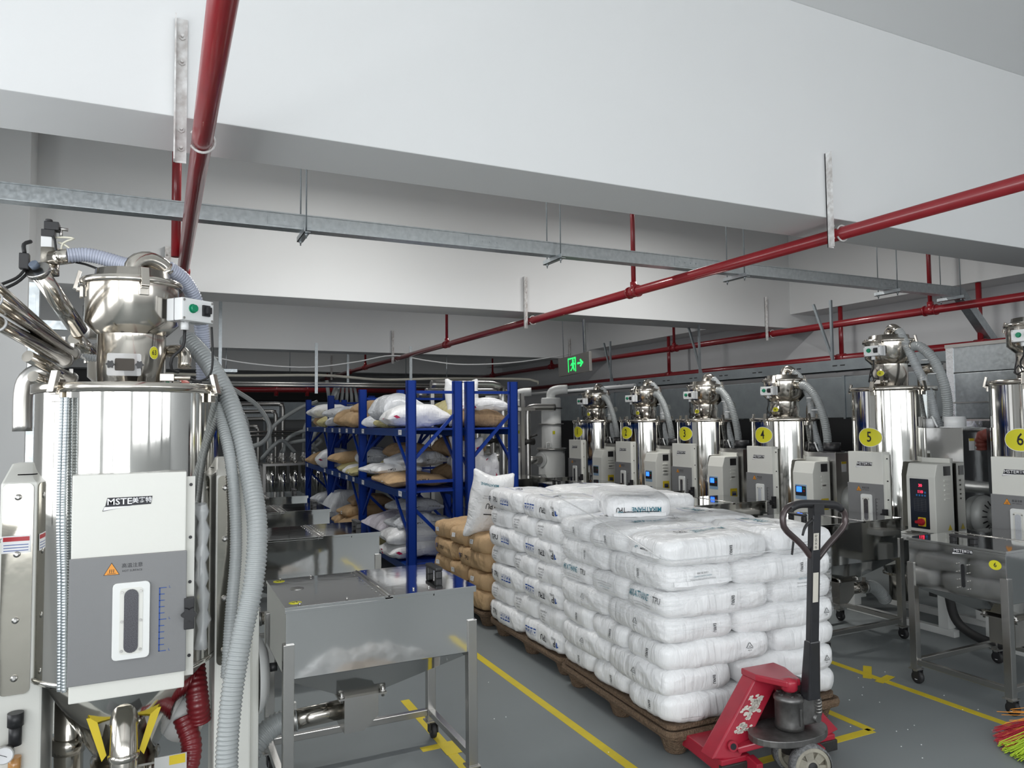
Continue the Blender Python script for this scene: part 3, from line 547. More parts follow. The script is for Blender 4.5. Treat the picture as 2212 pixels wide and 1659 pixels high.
# the row at the right
def right_dryer(y, num, head, big, label):
    if big: c = dict(R=.315, z0=.70, z1=1.845, nr=.135, nz=2.035, hr=.185, hz=2.225)
    else: c = dict(R=.325, z0=.62, z1=1.605, nr=.135, nz=1.76, hr=.19, hz=1.965)
    c.update(elbowdir=(.75, -.2) if big else (.6, .3), hx=-.015, clamps=(-75, 12, 78, 170), latches=(-85, 20, 110),
             plate=(-.155, .16, -.358, .45, 1.325, .52, 1.075) if big else (-.16, .16, -.358, .45, 1.338, .52, 1.088),
             sight=(.02, .10, .68, .99), knobz=.83, gran=palegran if num in '46' else granules,
             stickers=[(c['R'], 0, 1.44 if big else 1.445, .102, .073, num, .115, rad(3), 'drum')] + ([(c['nr'], 0, c['nz'] - .075, .032, .023, head, .026, rad(6), 'neck')] if head else []))
    t, H = dryer((5.45, y), rad(-90), label, c)
    control_box(H, Matrix.Translation((.055, -c['hr'] - .055, c['nz'] + .10)) @ Matrix.Rotation(rad(8), 4, 'Z') @ Matrix.Scale(.82, 4))
    part('coiled_cable', MB().tube(crv([(-.05, -.16, c['nz'] - .03), (-.07, -.16, c['nz'] - .12), (-.05, -.17, c['nz'] - .15), (-.02, -.17, c['nz'] - .13), (-.04, -.17, c['nz'] - .09), (-.07, -.17, c['nz'] - .14), (-.03, -.16, c['nz'] - .16)], .02), .005, 6), rubber, H)
    part('latch_valve', MB().box(-.03, .03, -.16, -.13, c['z1'] + .03, c['z1'] + .06).cyl((.03, -.145, c['z1'] + .045), (.08, -.145, c['z1'] + .045), .009, n=8), warmsteel, H)
    hz, hr, z1 = c['hz'], c['hr'], c['z1']; e = c['elbowdir']
    part('vacuum_hose', ridged(MB(), [(e[0] * .13, e[1] * .13, hz + .08), (.16, e[1] * .2, hz - .02), (.24, e[1] * .2, hz - .2), (.30, .02, hz - .42), (.33, .05, hz - .62), (.36, .08, hz - .74)], .034, .016, .06, 12), hoselight, t)
    part('inlet_stub', MB().cyl((hr * .8, -.02, hz - .06), (hr + .05, -.03, hz - .06), .034, n=14).cyl((hr + .03, -.028, hz - .06), (hr + .045, -.03, hz - .06), .04, n=14), warmsteel, t)
    part('suction_hose', ridged(MB(), [(hr + .03, -.03, hz - .06), (hr + .11, -.04, hz - .075), (hr + .21, -.04, hz - .18), (hr + .27, -.02, hz - .36), (hr + .27, .02, hz - .54), (hr + .24, .05, hz - .66)], .036, .016, .06, 12), hosem, t)
    for q in (.3, .62): part('white_tie', MB().tube([(hr + .11 + .16 * q + .04 * cos(a), -.04 + .04 * sin(a), hz - .075 - .35 * q) for a in [2 * pi * k / 12 for k in range(12)]], .004, 6, closed=True), whitepl, t)
    part('return_elbow', MB().tube(crv([(.20, .10, z1), (.20, .10, z1 + .07), (.215, .10, z1 + .125), (.26, .10, z1 + .14), (.31, .10, z1 + .14)], .02), .036, 14), warmsteel, t)
    # control cabinet
    zt, zb = (1.25, .74) if big else (1.215, .72); xa, xb, ya, yb = (.315 if big else .345), (.545 if big else .57), -.30, -.09; mx = (xa + xb) / 2 - .478
    cab = part('control_cabinet', MB().prism([(ya, zb), (ya, zt - .10), (ya + .03, zt - .005), (ya + .05, zt), (yb, zt), (yb, zb)], xa, xb, lambda a, b, d: (d, a, b)), cream, t, .005)
    part('rear_casing', MB().box(xa - .06, xb - .02, yb, yb + .08, zb + .02, zt + .035), cream, t, .004)
    part('side_socket', MB().box(xb, xb + .003, -.20, -.12, zt - .09, zt - .02), blackpl, cab, .001)
    for k in range(4 if not big else 5): part('vent_louvre', MB().prism(rrect(.07, .012, .005, 3, -.165, zt - .13 - .034 * k), 0, .008, lambda a, b, d: (xb + d, a, b)), cream, cab)
    f = lambda a, b, d=0: (a + mx, ya - .001 - d, b)
    if big:
        part('control_panel', MB().prism(rrect(.15, .37, .004, 2, (xa + xb) / 2 - .01, .95), 0, -.002, XZ(ya)), mat('dark_blue_panel', (.012, .017, .03), .3), cab)
        d = MB(); d.text('30', lambda a, b: f(a, b, .003), .030, .478, 1.085); d.text('110', lambda a, b: f(a, b, .003), .030, .476, 1.038); part('led_digits', d, redled, cab)
        d = MB()
        for k in range(4): d.flat(rrect(.013, .013, .002, 1, .448 + .022 * k, 1.012), lambda a, b: f(a, b, .003))
        d.flat(rrect(.014, .014, .002, 1, .516, 1.035), lambda a, b: f(a, b, .003)); part('blue_keys', d, mat('pale_blue_keys', (.03, .2, .5), .3), cab)
        d = MB()
        for k in range(8): d.flat([(.425, .985 - .013 * k), (.52, .985 - .013 * k), (.52, .9855 - .013 * k + .0006), (.425, .9855 - .013 * k + .0006)], lambda a, b: f(a, b, .003))
        for k in range(4): d.flat([(.425 + .031 * k, .894), (.4262 + .031 * k, .894), (.4262 + .031 * k, .986), (.425 + .031 * k, .986)], lambda a, b: f(a, b, .003))
        part('timetable_print', d, greytxt, cab)
        s = part('isolator_plate', MB().prism(rrect(.06, .066, .004, 2, .483 + mx, .815), 0, -.004, XZ(ya - .002)), yellowlbl, cab)
        part('isolator_knob', MB().cyl((.483 + mx, ya - .005, .815), (.483 + mx, ya - .02, .815), .027, n=18).prism(rrect(.06, .02, .006, 2, .483 + mx, .815), -.018, -.045, XZ(ya)), redknob, s)
        part('warning_sticker', MB().flat([(-.17, zb + .015), (-.12, zb + .015), (-.145, zb + .06)], lambda a, b: (xb + .001, a, b)), yellowlbl, cab)
    else:
        part('display_panel', MB().prism(rrect(.125, .13, .004, 2, .455 + mx, .945), 0, -.003, XZ(ya)), mat('pale_blue_label', (.28, .42, .58), .4), cab)
        part('display_bezel', MB().prism(rrect(.115, .085, .004, 2, .455 + mx, .955), 0, -.006, XZ(ya - .001)), blackpl, cab)
        part('display_screen', MB().prism(rrect(.06, .048, .003, 2, .44 + mx, .968), 0, -.002, XZ(ya - .0065)), blueled if num != '1' else blackpl, cab)
        part('green_key', MB().prism(rrect(.013, .013, .002, 1, .495 + mx, .978), 0, -.002, XZ(ya - .0065)), green, cab); part('red_key', MB().prism(rrect(.013, .013, .002, 1, .495 + mx, .955), 0, -.002, XZ(ya - .0065)), redknob, cab)
        part('breaker_label', MB().prism(rrect(.09, .10, .004, 2, -.16, .84), 0, .001, lambda a, b, d: (xb + d, a, b)), yellowlbl, cab)
        part('breaker', MB().prism(rrect(.055, .045, .004, 2, -.16, .838), 0, .008, lambda a, b, d: (xb + d, a, b)), satin, cab); part('breaker_toggles', MB().box(xb, xb + .014, -.18, -.14, .826, .84), mat('navy_toggles', (.02, .03, .12), .4), cab)
        part('padlock_hasp', MB().box(xb, xb + .008, -.19, -.15, 1.0, 1.012), satin, cab)
    for k in range(3): part('cable_tail', MB().tube(crv([(.42 + .05 * k, -.2, zb), (.43 + .04 * k, -.2, zb - .08), (.44 + .02 * k, -.17, zb - .18), (.42, -.1, zb - .24)], .03), .012, 8), whitepl, t)
    # heater box, red hose, blower behind
    hb = (1.515 if big else 1.29)
    bx = part('heater_box', MB().box(.28, .62, -.07, .22, .72, hb), tablesteel if big else satin, t, .003)
    part('box_cap', MB().cyl((.50, .03, hb), (.50, .03, hb + .008), .105, n=24).cyl((.50, .03, hb), (.50, .03, hb + .085), .075, n=24), whitepl if big else blackpl, bx)
    part('small_cap', MB().cyl((.33, -.01, hb), (.33, -.01, hb + .07), .035, n=16), whitepl if big else blackpl, bx)
    part('white_lead', MB().tube(crv([(.33, -.01, hb + .07), (.36, -.03, hb + .085), (.385, -.03, hb + .03), (.40, -.03, hb + .005)], .02), .007, 8), whitepl, bx)
    part('notice_label', MB().box(.6205, .6215, -.0, .06, hb - .17, hb - .08).box(.6215, .622, -.0, .06, hb - .1, hb - .08, 1), [whitetxt, yellowlbl], bx)
    part('duct_box', MB().box(.38, .62, .22, .45, .40, hb - .01), darksteel, t)
    part('air_hose', ridged(MB(), [(.62, .30, hb - .07), (.67, .30, hb - .06), (.715, .31, hb - .085), (.72, .33, hb - .17)], .045, .034, .09, 14), redhose, t)
    bl = part('blower', MB().lathe([(0, -.09), (.06, -.085), (.13, -.05), (.15, 0), (.13, .05), (.05, .07), (0, .07)], 28, (.64, .12, .86), axis='x'), mat('grey_cast_alloy', (.42, .43, .42), .5, .3), t)
    part('blower_motor', MB().cyl((.70, .12, .86), (.88, .12, .86), .075, n=18), mat('grey_cast_alloy', (.42, .43, .42), .5, .3), bl)
    for k in range(16):
        a = 2 * pi * k / 16; part('cooling_slot', MB().bar((.706, .12 + .085 * cos(a), .86 + .085 * sin(a)), (.694, .12 + .12 * cos(a), .86 + .12 * sin(a)), .008, .008), blackpl, bl)
    part('base_frame', MB().box(-.3, .62, -.26, -.20, .0, .05).box(-.3, .62, .20, .26, .0, .05).box(.50, .58, -.26, -.18, .05, .72).box(-.3, -.22, -.26, -.18, .05, .60).box(.50, .58, .18, .26, .05, .72).box(-.3, .6, -.3, -.1, .66, .70), whitepc, t, .005)
    if num == '6': part('drain_hose', MB().tube(crv([(-.46, -.42, .42), (-.38, -.46, .20), (-.20, -.52, .13), (.0, -.54, .13), (.16, -.52, .2)], .03), .03, 12), rubber, t)
    return t
names = [(8.62, '1', '57', 0, 'farthest hopper dryer of the right row with yellow sticker 1'), (7.47, '2', '58', 0, 'dryer with yellow sticker 2 and blue lit display, next to the farthest one'), (6.36, '3', '59', 0, 'dryer with yellow sticker 3 in the middle of the right row'),
         (5.22, '4', '60', 0, 'hopper dryer with yellow sticker 4 and loader sticker 60'), (4.075, '5', '61', 1, 'tall hopper dryer with yellow sticker 5 and red digit display'), (2.93, '6', '', 1, 'tall hopper dryer with yellow sticker 6 cut by the right edge')]
for a in names: right_dryer(*a)
# ---------------------------------------------------------------- stainless hopper carts
def caster(parent, x, y):
    c = part('caster', MB().box(x - .03, x + .03, y - .03, y + .03, .088, .094).cyl((x, y, .075), (x, y, .09), .018, n=12), satin, parent)
    part('wheel', MB().lathe([(.0, -.013), (.022, -.013), (.036, -.010), (.038, 0), (.036, .010), (.022, .013), (0, .013)], 20, (x + .012, y, .038), axis='x'), rubber, c)
    part('wheel_fork', MB().box(x - .010, x - .004, y - .02, y + .02, .03, .08).box(x + .028, x + .034, y - .02, y + .02, .03, .08).box(x - .010, x + .034, y - .02, y + .02, .078, .084), blackpl, c)
    part('hub', MB().cyl((x - .006, y, .038), (x + .031, y, .038), .014, n=12), whitepl, c)
def cart(loc, flip, label, num=None, front=False, L=.815, D=.575, H=.87):
    """long side along local X, front at local -Y; flip: lid handle at the -X end"""
    t = thing('hopper_cart', label, 'hopper cart', (*loc, 0), 0, 'stainless hopper carts'); s = -1 if flip else 1
    x0, x1, y0, y1 = 0, L, 0, D; zb = .585
    part('bin_body', MB().box(x0 + .004, x1 - .004, y0 + .004, y1 - .004, zb, H - .012), tablesteel, t, .002)
    ox, oy = .355 if not flip else .46, .27; w = .075
    pts = [(x0 + .004, y0 + .004, zb), (x1 - .004, y0 + .004, zb), (x1 - .004, y1 - .004, zb), (x0 + .004, y1 - .004, zb), (ox - w, oy - w, .415), (ox + w, oy - w, .415), (ox + w, oy + w, .415), (ox - w, oy + w, .415)]
    part('hopper_cone', MB().add(pts, [(0, 1, 5, 4), (1, 2, 6, 5), (2, 3, 7, 6), (3, 0, 4, 7), (4, 5, 6, 7)]), tablesteel, t)
    part('outlet_flange', MB().box(ox - w - .03, ox + w + .03, oy - w - .03, oy + w + .03, .408, .416), brushed, t)
    for a in (-1, 1):
        for b in (-1, 1): part('flange_bolt', MB().cyl((ox + a * (w + .016), oy + b * (w + .016), .395), (ox + a * (w + .016), oy + b * (w + .016), .44), .007, n=6).cyl((ox + a * (w + .016), oy + b * (w + .016), .416), (ox + a * (w + .016), oy + b * (w + .016), .424), .013, n=8), satin, t)
    part('outlet_chute', MB().prism([(ox - w, .408), (ox + w, .408), (ox + w, .31), (ox + .01, .255), (ox - w, .255)], oy - w, oy + w, lambda a, b, d: (a, d, b)), brushed, t)
    ex = ox - w if not flip else ox + w; sg = -1 if not flip else 1
    part('outlet_pipe', MB().cyl((ex, oy, .335), (ex + sg * .22, oy, .325), .042, n=20), warmsteel, t)
    part('hose_clamp', MB().cyl((ex + sg * .19, oy, .327), (ex + sg * .21, oy, .326), .047, n=20).box(ex + sg * .2 - .008, ex + sg * .2 + .008, oy - .01, oy + .01, .37, .40), satin, t)
    part('outlet_hose', ridged(MB(), [(ex + sg * .19, oy, .327), (ex + sg * .28, oy, .318), (ex + sg * .36, oy - .02, .26), (ex + sg * .42, oy - .03, .17), (ex + sg * .46, oy, .07), (ex + sg * .60, oy + .03, .055)] if not flip else [(ex + .19, oy, .327), (ex + .29, oy, .32), (ex + .38, oy, .26), (ex + .43, oy, .2)], .046, .014, .06, 14), hosem, t)
    # lid: fixed half and hinged half
    hx = L * .52; sp = MB().box(x0, hx - .016, y0, y1, H - .012, H).box(x0, hx - .016, y0, y0 + .0016, H - .024, H - .012)
    part('fixed_lid', sp if not flip else MB().box(hx + .016, x1, y0, y1, H - .012, H), tablesteel, t, .0015)
    part('hinged_lid', MB().box(hx + .016, x1 + .004, y0 - .004, y1 + .004, H - .012, H + .002).box(hx + .2, x1 + .004, y0 - .005, y0 - .004, H - .024, H) if not flip else MB().box(x0 - .004, hx - .016, y0 - .004, y1 + .004, H - .012, H + .002), tablesteel, t, .0015)
    hg = part('piano_hinge', MB().cyl((hx, y0, H + .001), (hx, y1, H + .001), .005, n=8).box(hx - .018, hx + .018, y0, y1, H - .006, H + .0015), brushed, t)
    for k in range(9):
        for q in (-.032, .032): part('rivet', MB().lathe([(0, .0025), (.003, .002), (.0042, 0)], 8, (hx + q, y0 + .03 + k * .064, H + .001)), satin, hg)
    ha = L - .09 if not flip else .09; m = MB()
    if not flip: m.box(ha - .016, ha + .016, D / 2 - .075, D / 2 - .045, H, H + .035).box(ha - .016, ha + .016, D / 2 + .045, D / 2 + .075, H, H + .035).box(ha - .018, ha + .018, D / 2 - .075, D / 2 + .075, H + .035, H + .052)
    else: m.box(ha - .016, ha + .016, D / 2 - .075, D / 2 - .045, H, H + .03).box(ha - .016, ha + .016, D / 2 + .045, D / 2 + .075, H, H + .03).box(ha - .018, ha + .018, D / 2 - .075, D / 2 + .075, H + .03, H + .045)
    part('lid_handle', m, blackpl, t, .006)
    # frame
    for i, (x, y) in enumerate(((0, 0), (L, 0), (L, D), (0, D))):
        xa, xb = (x - .006, x + .036) if x == 0 else (x - .036, x + .006); ya, yb = (y - .006, y + .036) if y == 0 else (y - .036, y + .006)
        part('leg', MB().box(xa, xb, ya, yb, .094, .725), brushed, t, .002)
        caster(t, (xa + xb) / 2, (ya + yb) / 2)
    for y in (.015, D - .015): part('bottom_rail', MB().box(.036, L - .036, y - .015, y + .015, .12, .15) if (y > .1 or flip) else MB().box(.036, .05, y - .015, y + .015, .12, .15), brushed, t, .002)
    for x in (.015, L - .015): part('bottom_rail', MB().box(x - .015, x + .015, .036, D - .036, .12, .15), brushed, t, .002)
    if front:
        part('round_badge', MB().lathe([(0, .0015), (.03, .0015), (.03, 0)], 20, (.10, .33, H)), satin, t)
        for x, y in ((.03, .52), (.03, .07)):
            s = MB().lathe([(0, .001), (.026, .001), (.026, 0)], 22, (x + .02, y, H)); s.text('17', lambda a, b: (x + .02 + a, y + b, H + .0015), .03, 0, 0, rad(20), 1); part('number_sticker', s, [yellow, blacktxt], t, label='round yellow sticker')
        for x, y in ((.06, .02), (.25, .02), (.55, .06), (.62, .06), (.06, .55), (.2, .55)): part('lid_screw', MB().cyl((x, y, H), (x, y, H + .01), .005, n=8), satin, t)
    if num:
        s = MB(); s.flat(ellipse(.034, .026, 24, 0, 0), lambda a, b: (x0 + .0035, .062 - a, b + .79), 0); s.text(num, lambda a, b: (x0 + .003, .062 - a, b + .79), .035, 0, 0, 0, 1); part('number_sticker', s, [yellow, blacktxt], t, label='yellow oval sticker with the number ' + num)
    if flip:
        m = MB(); g = lambda a, b, d=0: (x0 + .0035 - d, D * .42 - a, .835 + b); logo(m, g, .12); part('badge', m, [blacktxt, whitetxt], t)
        part('level_window', MB().prism([(D * .42 + a, .70 + b) for a, b in rrect(.02, .13, .0099, 4)], 0, -.004, lambda a, b, d: (x0 + .004 + d, a, b)), blackpl, t)
        for q in (-.03, .03):
            for zz in (.63, .675, .72, .765): part('window_screw', MB().cyl((x0 + .003, D * .42 + q, zz), (x0 - .012, D * .42 + q, zz), .004, n=6), satin, t)
    return t
for (x, y, lb, fr) in ((.455, 3.04, 'nearest stainless hopper cart with two yellow stickers on its lid', True), (.52, 4.83, 'second stainless cart in the left row behind the nearest one', False), (.5, 6.32, 'third stainless cart in the left row', False), (.54, 7.6, 'fourth stainless cart in the left row', False), (.2, 9.3, 'last stainless cart in the left row near the tube station', False)):
    cart((x, y), False, lb, front=fr)
for i, (x, y) in enumerate(((4.10, 2.425), (4.05, 3.60), (4.08, 4.93), (4.06, 6.05), (4.05, 7.15), (4.05, 8.3))):
    cart((x, y), True, ['steel hopper cart with yellow sticker 6 at the right edge', 'steel hopper cart beside the front bag stack before dryer 5', 'steel hopper cart before dryer 4 behind the front bag stack', 'steel hopper cart before dryer 3 with dark lid handle', 'steel hopper cart before dryer 2 behind the bags', 'steel hopper cart before dryer 1 by the rack end'][i], num='6' if i == 0 else None)
# crumpled clear bag with brown paper lying before the nearest cart (seen mirrored in its steel front)
def crumple(cx, cy, rx, ry, h, seed, m, name, label, cat):
    mb = MB(); n, k = 26, 12
    for i in range(k + 1):
        for j in range(n):
            a = 2 * pi * j / n; q = i / k; r = q; d = noise.noise(V((cos(a) * 2.2 + seed, sin(a) * 2.2, q * 4))) * .35
            mb.v.append((cx + rx * r * cos(a) * (1 + d * q), cy + ry * r * sin(a) * (1 + d * q), .004 + h * max(0, (1 - q ** 3)) * (.55 + .9 * abs(noise.noise(V((cos(a) * q * 4, sin(a) * q * 4 + seed, 1)))))))
    for i in range(k):
        for j in range(n): mb.f.append((i * n + j, (i + 1) * n + j, (i + 1) * n + (j + 1) % n, i * n + (j + 1) % n)); mb.sm.append(False); mb.mi.append(0)
    return solo(name, mb, m, label, cat)
crumple(1.22, 1.30, .20, .10, .05, 2, kraft, 'kraft_paper', 'crumpled brown paper inside the clear bag mirrored in the near cart', 'paper')
crumple(1.22, 1.28, .46, .26, .15, 5, mat('clear_poly_bag', (.92, .93, .94), .2, 0, alpha=.45, coat=.3), 'plastic_bag', 'crumpled clear plastic bag on the floor mirrored in the near cart', 'bag')
# ---------------------------------------------------------------- sacks
class Sack:
    """soft filled sack lying along local X: half sizes a, b and height 2h; maps points of a unit box to its skin"""
    def __init__(s, a, b, h, seed, n=7.0, wr=.011, taper=.16, pinch=.25, pillow=False): s.pl = pillow; s.a, s.b, s.h, s.sd, s.n, s.wr, s.tp, s.pn = a, b, h, seed, n, wr, taper, pinch
    def at(s, x, y, z, off=0):
        n = s.n
        if s.pl:
            k = (abs(x) ** n + abs(y) ** n + abs(z) ** n) ** (-1 / n); return s.pil(x * k, y * k, z * k, off)
        m = max(abs(x), abs(y), 1e-6); k = m * (abs(x / m) ** n + abs(y / m) ** n) ** (1 / n); k = m / k
        w = 1 - .055 * abs(z) ** 3.5 * m ** 4; x, y = x * (1 + (k - 1) * m ** 3) * w, y * (1 + (k - 1) * m ** 3) * w; z = z * (1 - .20 * m ** 9)
        ax, ay = abs(x), abs(y); cr = (ax * ay) ** 5
        p = V((s.a * x * (1 - .05 * cr - .03 * (1 - ay) * ax ** 4), s.b * y * (1 - .10 * ax ** 8), s.h * z * (1 - s.tp * ax ** 6 - s.pn * cr)))
        g = V((math.copysign(ax ** 14, x), math.copysign(ay ** 14, y), math.copysign(min(1, abs(z) * 1.2) ** 6, z) + 1e-4)).normalized()
        q = V((s.sd * 3.7, s.sd * 1.3, s.sd))
        d = s.wr * (noise.noise(p * 5 + q) + .55 * noise.noise(p * 13 + q)) + .35 * s.wr * noise.noise(V((p.x * 30, p.y * 30, p.z * 9)) + q) * (ax ** 3 + ay ** 3)
        return p + g * (d + off) + V((0, 0, s.h))
    def pil(s, x, y, z, off):
        """slack sack: flat hems with pointed ears at both ends, full in the middle"""
        ax, ay = abs(x), abs(y); t = max(.06, (1 - ax ** 2.6)) ** .62 * max(.05, 1 - ay ** 5) ** .4
        p = V((s.a * x * (1 - (.24 if s.tp > .7 else .09) * (1 - ay ** 1.5) * ax ** 2), s.b * y * (1 - .16 * (1 - ax ** 4) * ay - .0 * ax), s.h * z * t))
        q = V((s.sd * 3.7, s.sd * 1.3, s.sd)); w = s.wr * (noise.noise(p * 4 + q) + .6 * noise.noise(p * 10 + q) + .45 * noise.noise(V((p.x * 8, p.y * 34, 0)) + q) * ax)
        g = V((x * .6, y * .7, math.copysign(1, z) if z else 0)).normalized()
        return p + g * (w + off) + V((0, 0, s.h * (.75 + .25 * (1 - ax ** 2)) if s.tp < .7 else s.h))
    def body(s, nx=22, ny=13, nz=6):
        mb = MB(); idx = {}
        def vid(i, j, k):
            t = (i, j, k)
            if t not in idx: idx[t] = len(mb.v); mb.v.append(tuple(s.at(-1 + 2 * i / nx, -1 + 2 * j / ny, -1 + 2 * k / nz)))
            return idx[t]
        def q(*c): mb.f.append(tuple(vid(*t) for t in c)); mb.sm.append(True); mb.mi.append(0)
        for i in range(nx):
            for j in range(ny):
                for k in (0, nz): q((i, j, k), (i + 1, j, k), (i + 1, j + 1, k), (i, j + 1, k))
        for i in range(nx):
            for k in range(nz):
                for j in (0, ny): q((i, j, k), (i + 1, j, k), (i + 1, j, k + 1), (i, j, k + 1))
        for j in range(ny):
            for k in range(nz):
                for i in (0, nx): q((i, j, k), (i, j + 1, k), (i, j + 1, k + 1), (i, j, k + 1))
        return mb
    def face(s, f):
        a, b, h = s.a, s.b, s.h
        return {'F': lambda u, v, o: s.at(u / a, -1, v / h, o), 'B': lambda u, v, o: s.at(-u / a, 1, v / h, o), 'L': lambda u, v, o: s.at(-1, -u / b, v / h, o),
                'R': lambda u, v, o: s.at(1, u / b, v / h, o), 'T': lambda u, v, o: s.at(u / a, v / b, 1, o)}[f]
PM = [blacktxt, teal, bluetxt, greytxt, whitetxt]
class Print:
    """flat print laid on one face of a sack, around (u, v), turned by rot"""
    def __init__(s, sack, f): s.mb = MB(); s.F = sack.face(f)
    def fn(s, u, v, rot, o=.0042):
        c, q = cos(rot), sin(rot); return lambda a, b: s.F(u + a * c - b * q, v + a * q + b * c, o)
    def t(s, txt, size, u=0, v=0, rot=0, mi=0, sx=.85, x=0, y=0): s.mb.text(txt, s.fn(u, v, rot), size, x, y, 0, mi, sx); return s
    def bar(s, w, h, u=0, v=0, rot=0, mi=0, x=0, y=0, skew=0, n=8):
        f = s.fn(u, v, rot)
        for k in range(n): x0, x1 = x - w / 2 + w * k / n, x - w / 2 + w * (k + 1) / n; s.mb.flat([(x0 - skew, y - h / 2), (x1 - skew, y - h / 2), (x1 + skew, y + h / 2), (x0 + skew, y + h / 2)], f, mi)
        return s
    def code(s, u, v): return s.t('E690U', .026, u, v, -pi / 2)
    def recycle(s, u, v, rot=0):
        f = s.fn(u, v, rot); R = .026
        P = [(R * cos(rad(90 + 120 * k)), R * sin(rad(90 + 120 * k))) for k in range(3)]
        for k in range(3):
            p, q = P[k], P[(k + 1) % 3]; a = (p[0] * .88 + q[0] * .12, p[1] * .88 + q[1] * .12); b = (p[0] * .22 + q[0] * .78, p[1] * .22 + q[1] * .78); a2 = (a[0] * .78, a[1] * .78); b2 = (b[0] * .78, b[1] * .78)
            s.mb.flat([a, b, b2, a2], f); s.mb.flat([(b[0] * 1.12, b[1] * 1.12), (b2[0] * .85, b2[1] * .85), (q[0] * .95, q[1] * .95)], f)
        s.t('04', .013, u, v, rot, y=-.002); return s.t('PE-LD', .010, u, v, rot, y=-.026)
    def brand(s, u, v, rot=0, k=1.0):
        s.t('MIRATHANE', .050 * k, u, v, rot, 1, .58, x=-.035 * k, y=.010 * k); s.t('®', .012 * k, u, v, rot, 1, x=.066 * k, y=.022 * k); s.t('TPU', .050 * k, u, v, rot, 0, .58, x=.105 * k, y=.010 * k)
        return s
    def emblem(s, u, v, rot=0, k=1.0):
        f = s.fn(u, v, rot)
        for i in range(7):
            a = rad(50 + 40 * i); c, d = cos(a), sin(a); s.mb.flat([(k * .005 * c, k * .005 * d), (k * (.013 * c - .003 * d), k * (.013 * d + .003 * c)), (k * .02 * c, k * .02 * d), (k * (.013 * c + .003 * d), k * (.013 * d - .003 * c))], f, 1)
        return s.t('MIRACLL', .022 * k, u, v, rot, 0, .9, x=.075 * k)
    def icons(s, u, v, rot=0):
        f = s.fn(u, v, rot)
        for i in range(4):
            x = -.054 + .036 * i; s.bar(.028, .011, u, v, rot, 2, x=x, y=-.024, n=2)
            for q in (-.0155, .0155): s.bar(.0012, .036, u, v, rot, 2, x=x + q, y=.005, n=1)
            s.bar(.032, .0012, u, v, rot, 2, x=x, y=.0235, n=1)
            s.mb.flat([[(x - .009, -.004), (x + .009, -.004), (x, .013)], [(x - .003, -.01), (x + .004, -.01), (x + .006, .016), (x + .001, .016)], [(x - .007, -.006), (x + .002, -.01), (x + .006, .012), (x - .002, .014)], [(x - .010, -.008), (x - .004, -.008), (x + .003, .016), (x - .003, .016)]][i], f, 2)
            if i == 3: s.mb.flat([(x + .010, -.008), (x + .004, -.008), (x - .002, .0), (x + .002, .01)], f, 2)
        return s
    def tpulogo(s, u, v, rot=0):
        f = s.fn(u, v, rot)
        s.mb.flat([(-.034, .02), (-.012, .026), (-.014, .012), (-.032, .010)], f, 2); s.mb.flat([(-.022, .012), (-.010, .014), (-.012, -.022), (-.020, -.02)], f, 2)
        for p in ([(.0, .026), (.008, .026), (.008, -.028), (.0, -.028)], [(.008, .026), (.03, .02), (.03, .012), (.008, .018)], [(.024, .02), (.031, .018), (.028, -.004), (.022, -.002)], [(.008, .0), (.026, .0), (.026, -.007), (.008, -.007)]): s.mb.flat(p, f, 0)
        return s
    def lines(s, u, v, rot=0, k=1.0, n=3):
        tt = ['THERMOPLASTIC POLYURETHANE   NET WT 25Kg', 'Industrial Products Prohibit from Eating', 'ISO9001 ISO14001 ISO45001', '工业品  禁止食用']
        for i in range(n): s.t(tt[i % 4], (.0105, .013, .0125, .013)[i % 4] * k, u, v, rot, (0, 3, 1, 0)[i % 4], .85, y=-.022 * i * k)
        return s
    def grey4(s, u, v):
        for i, q in enumerate(('聚氨酯弹性体', 'TPU 1190S-3', '净重25KG', '合格品')): s.t(q, .018, u, v, 0, 3, .8, y=.036 - .024 * i)
        return s
BODY = {}
def sack(name, label, m, loc, rz, dims, seed, group, prints=(), n=11.0, wr=.011, taper=.10, pinch=.25, rx=0, ry=0, cat='sack', flap=None, pillow=False):
    key = (dims, seed, n, wr, taper, pinch, pillow)
    S = Sack(dims[0] / 2, dims[1] / 2, dims[2] / 2, seed, n, wr, taper, pinch, pillow)
    kk = key + (m.name,)
    if kk not in BODY: BODY[kk] = mesh(name, S.body(), m)
    o = link(name, BODY[kk]); o.location = loc; o.rotation_euler = (rx, ry, rz); tag(o, label, cat, group)
    for f, ops in prints:
        P = Print(S, f)
        for op in ops: getattr(P, op[0])(*op[1:])
        part('print', P.mb, PM, o)
    if flap:                       # crimped hem folded over on one end
        f, v, hh = flap; Fn = S.face(f); w = (S.b if f in 'LR' else S.a) * .86; mb = MB(); k = 10
        for i in range(k + 1):
            u = -w + 2 * w * i / k; jag = .004 * noise.noise(V((u * 40, seed, 0)))
            for vv, oo in ((v + hh, .002), (v + hh, .006), (v + jag, .014), (v + jag, .009)): mb.v.append(tuple(Fn(u, vv, oo)))
        for i in range(k):
            for c in range(4): mb.f.append((4 * i + c, 4 * i + (c + 1) % 4, 4 * i + 4 + (c + 1) % 4, 4 * i + 4 + c)); mb.sm.append(False); mb.mi.append(0)
        part('hem_flap', mb, m, o)
    return o
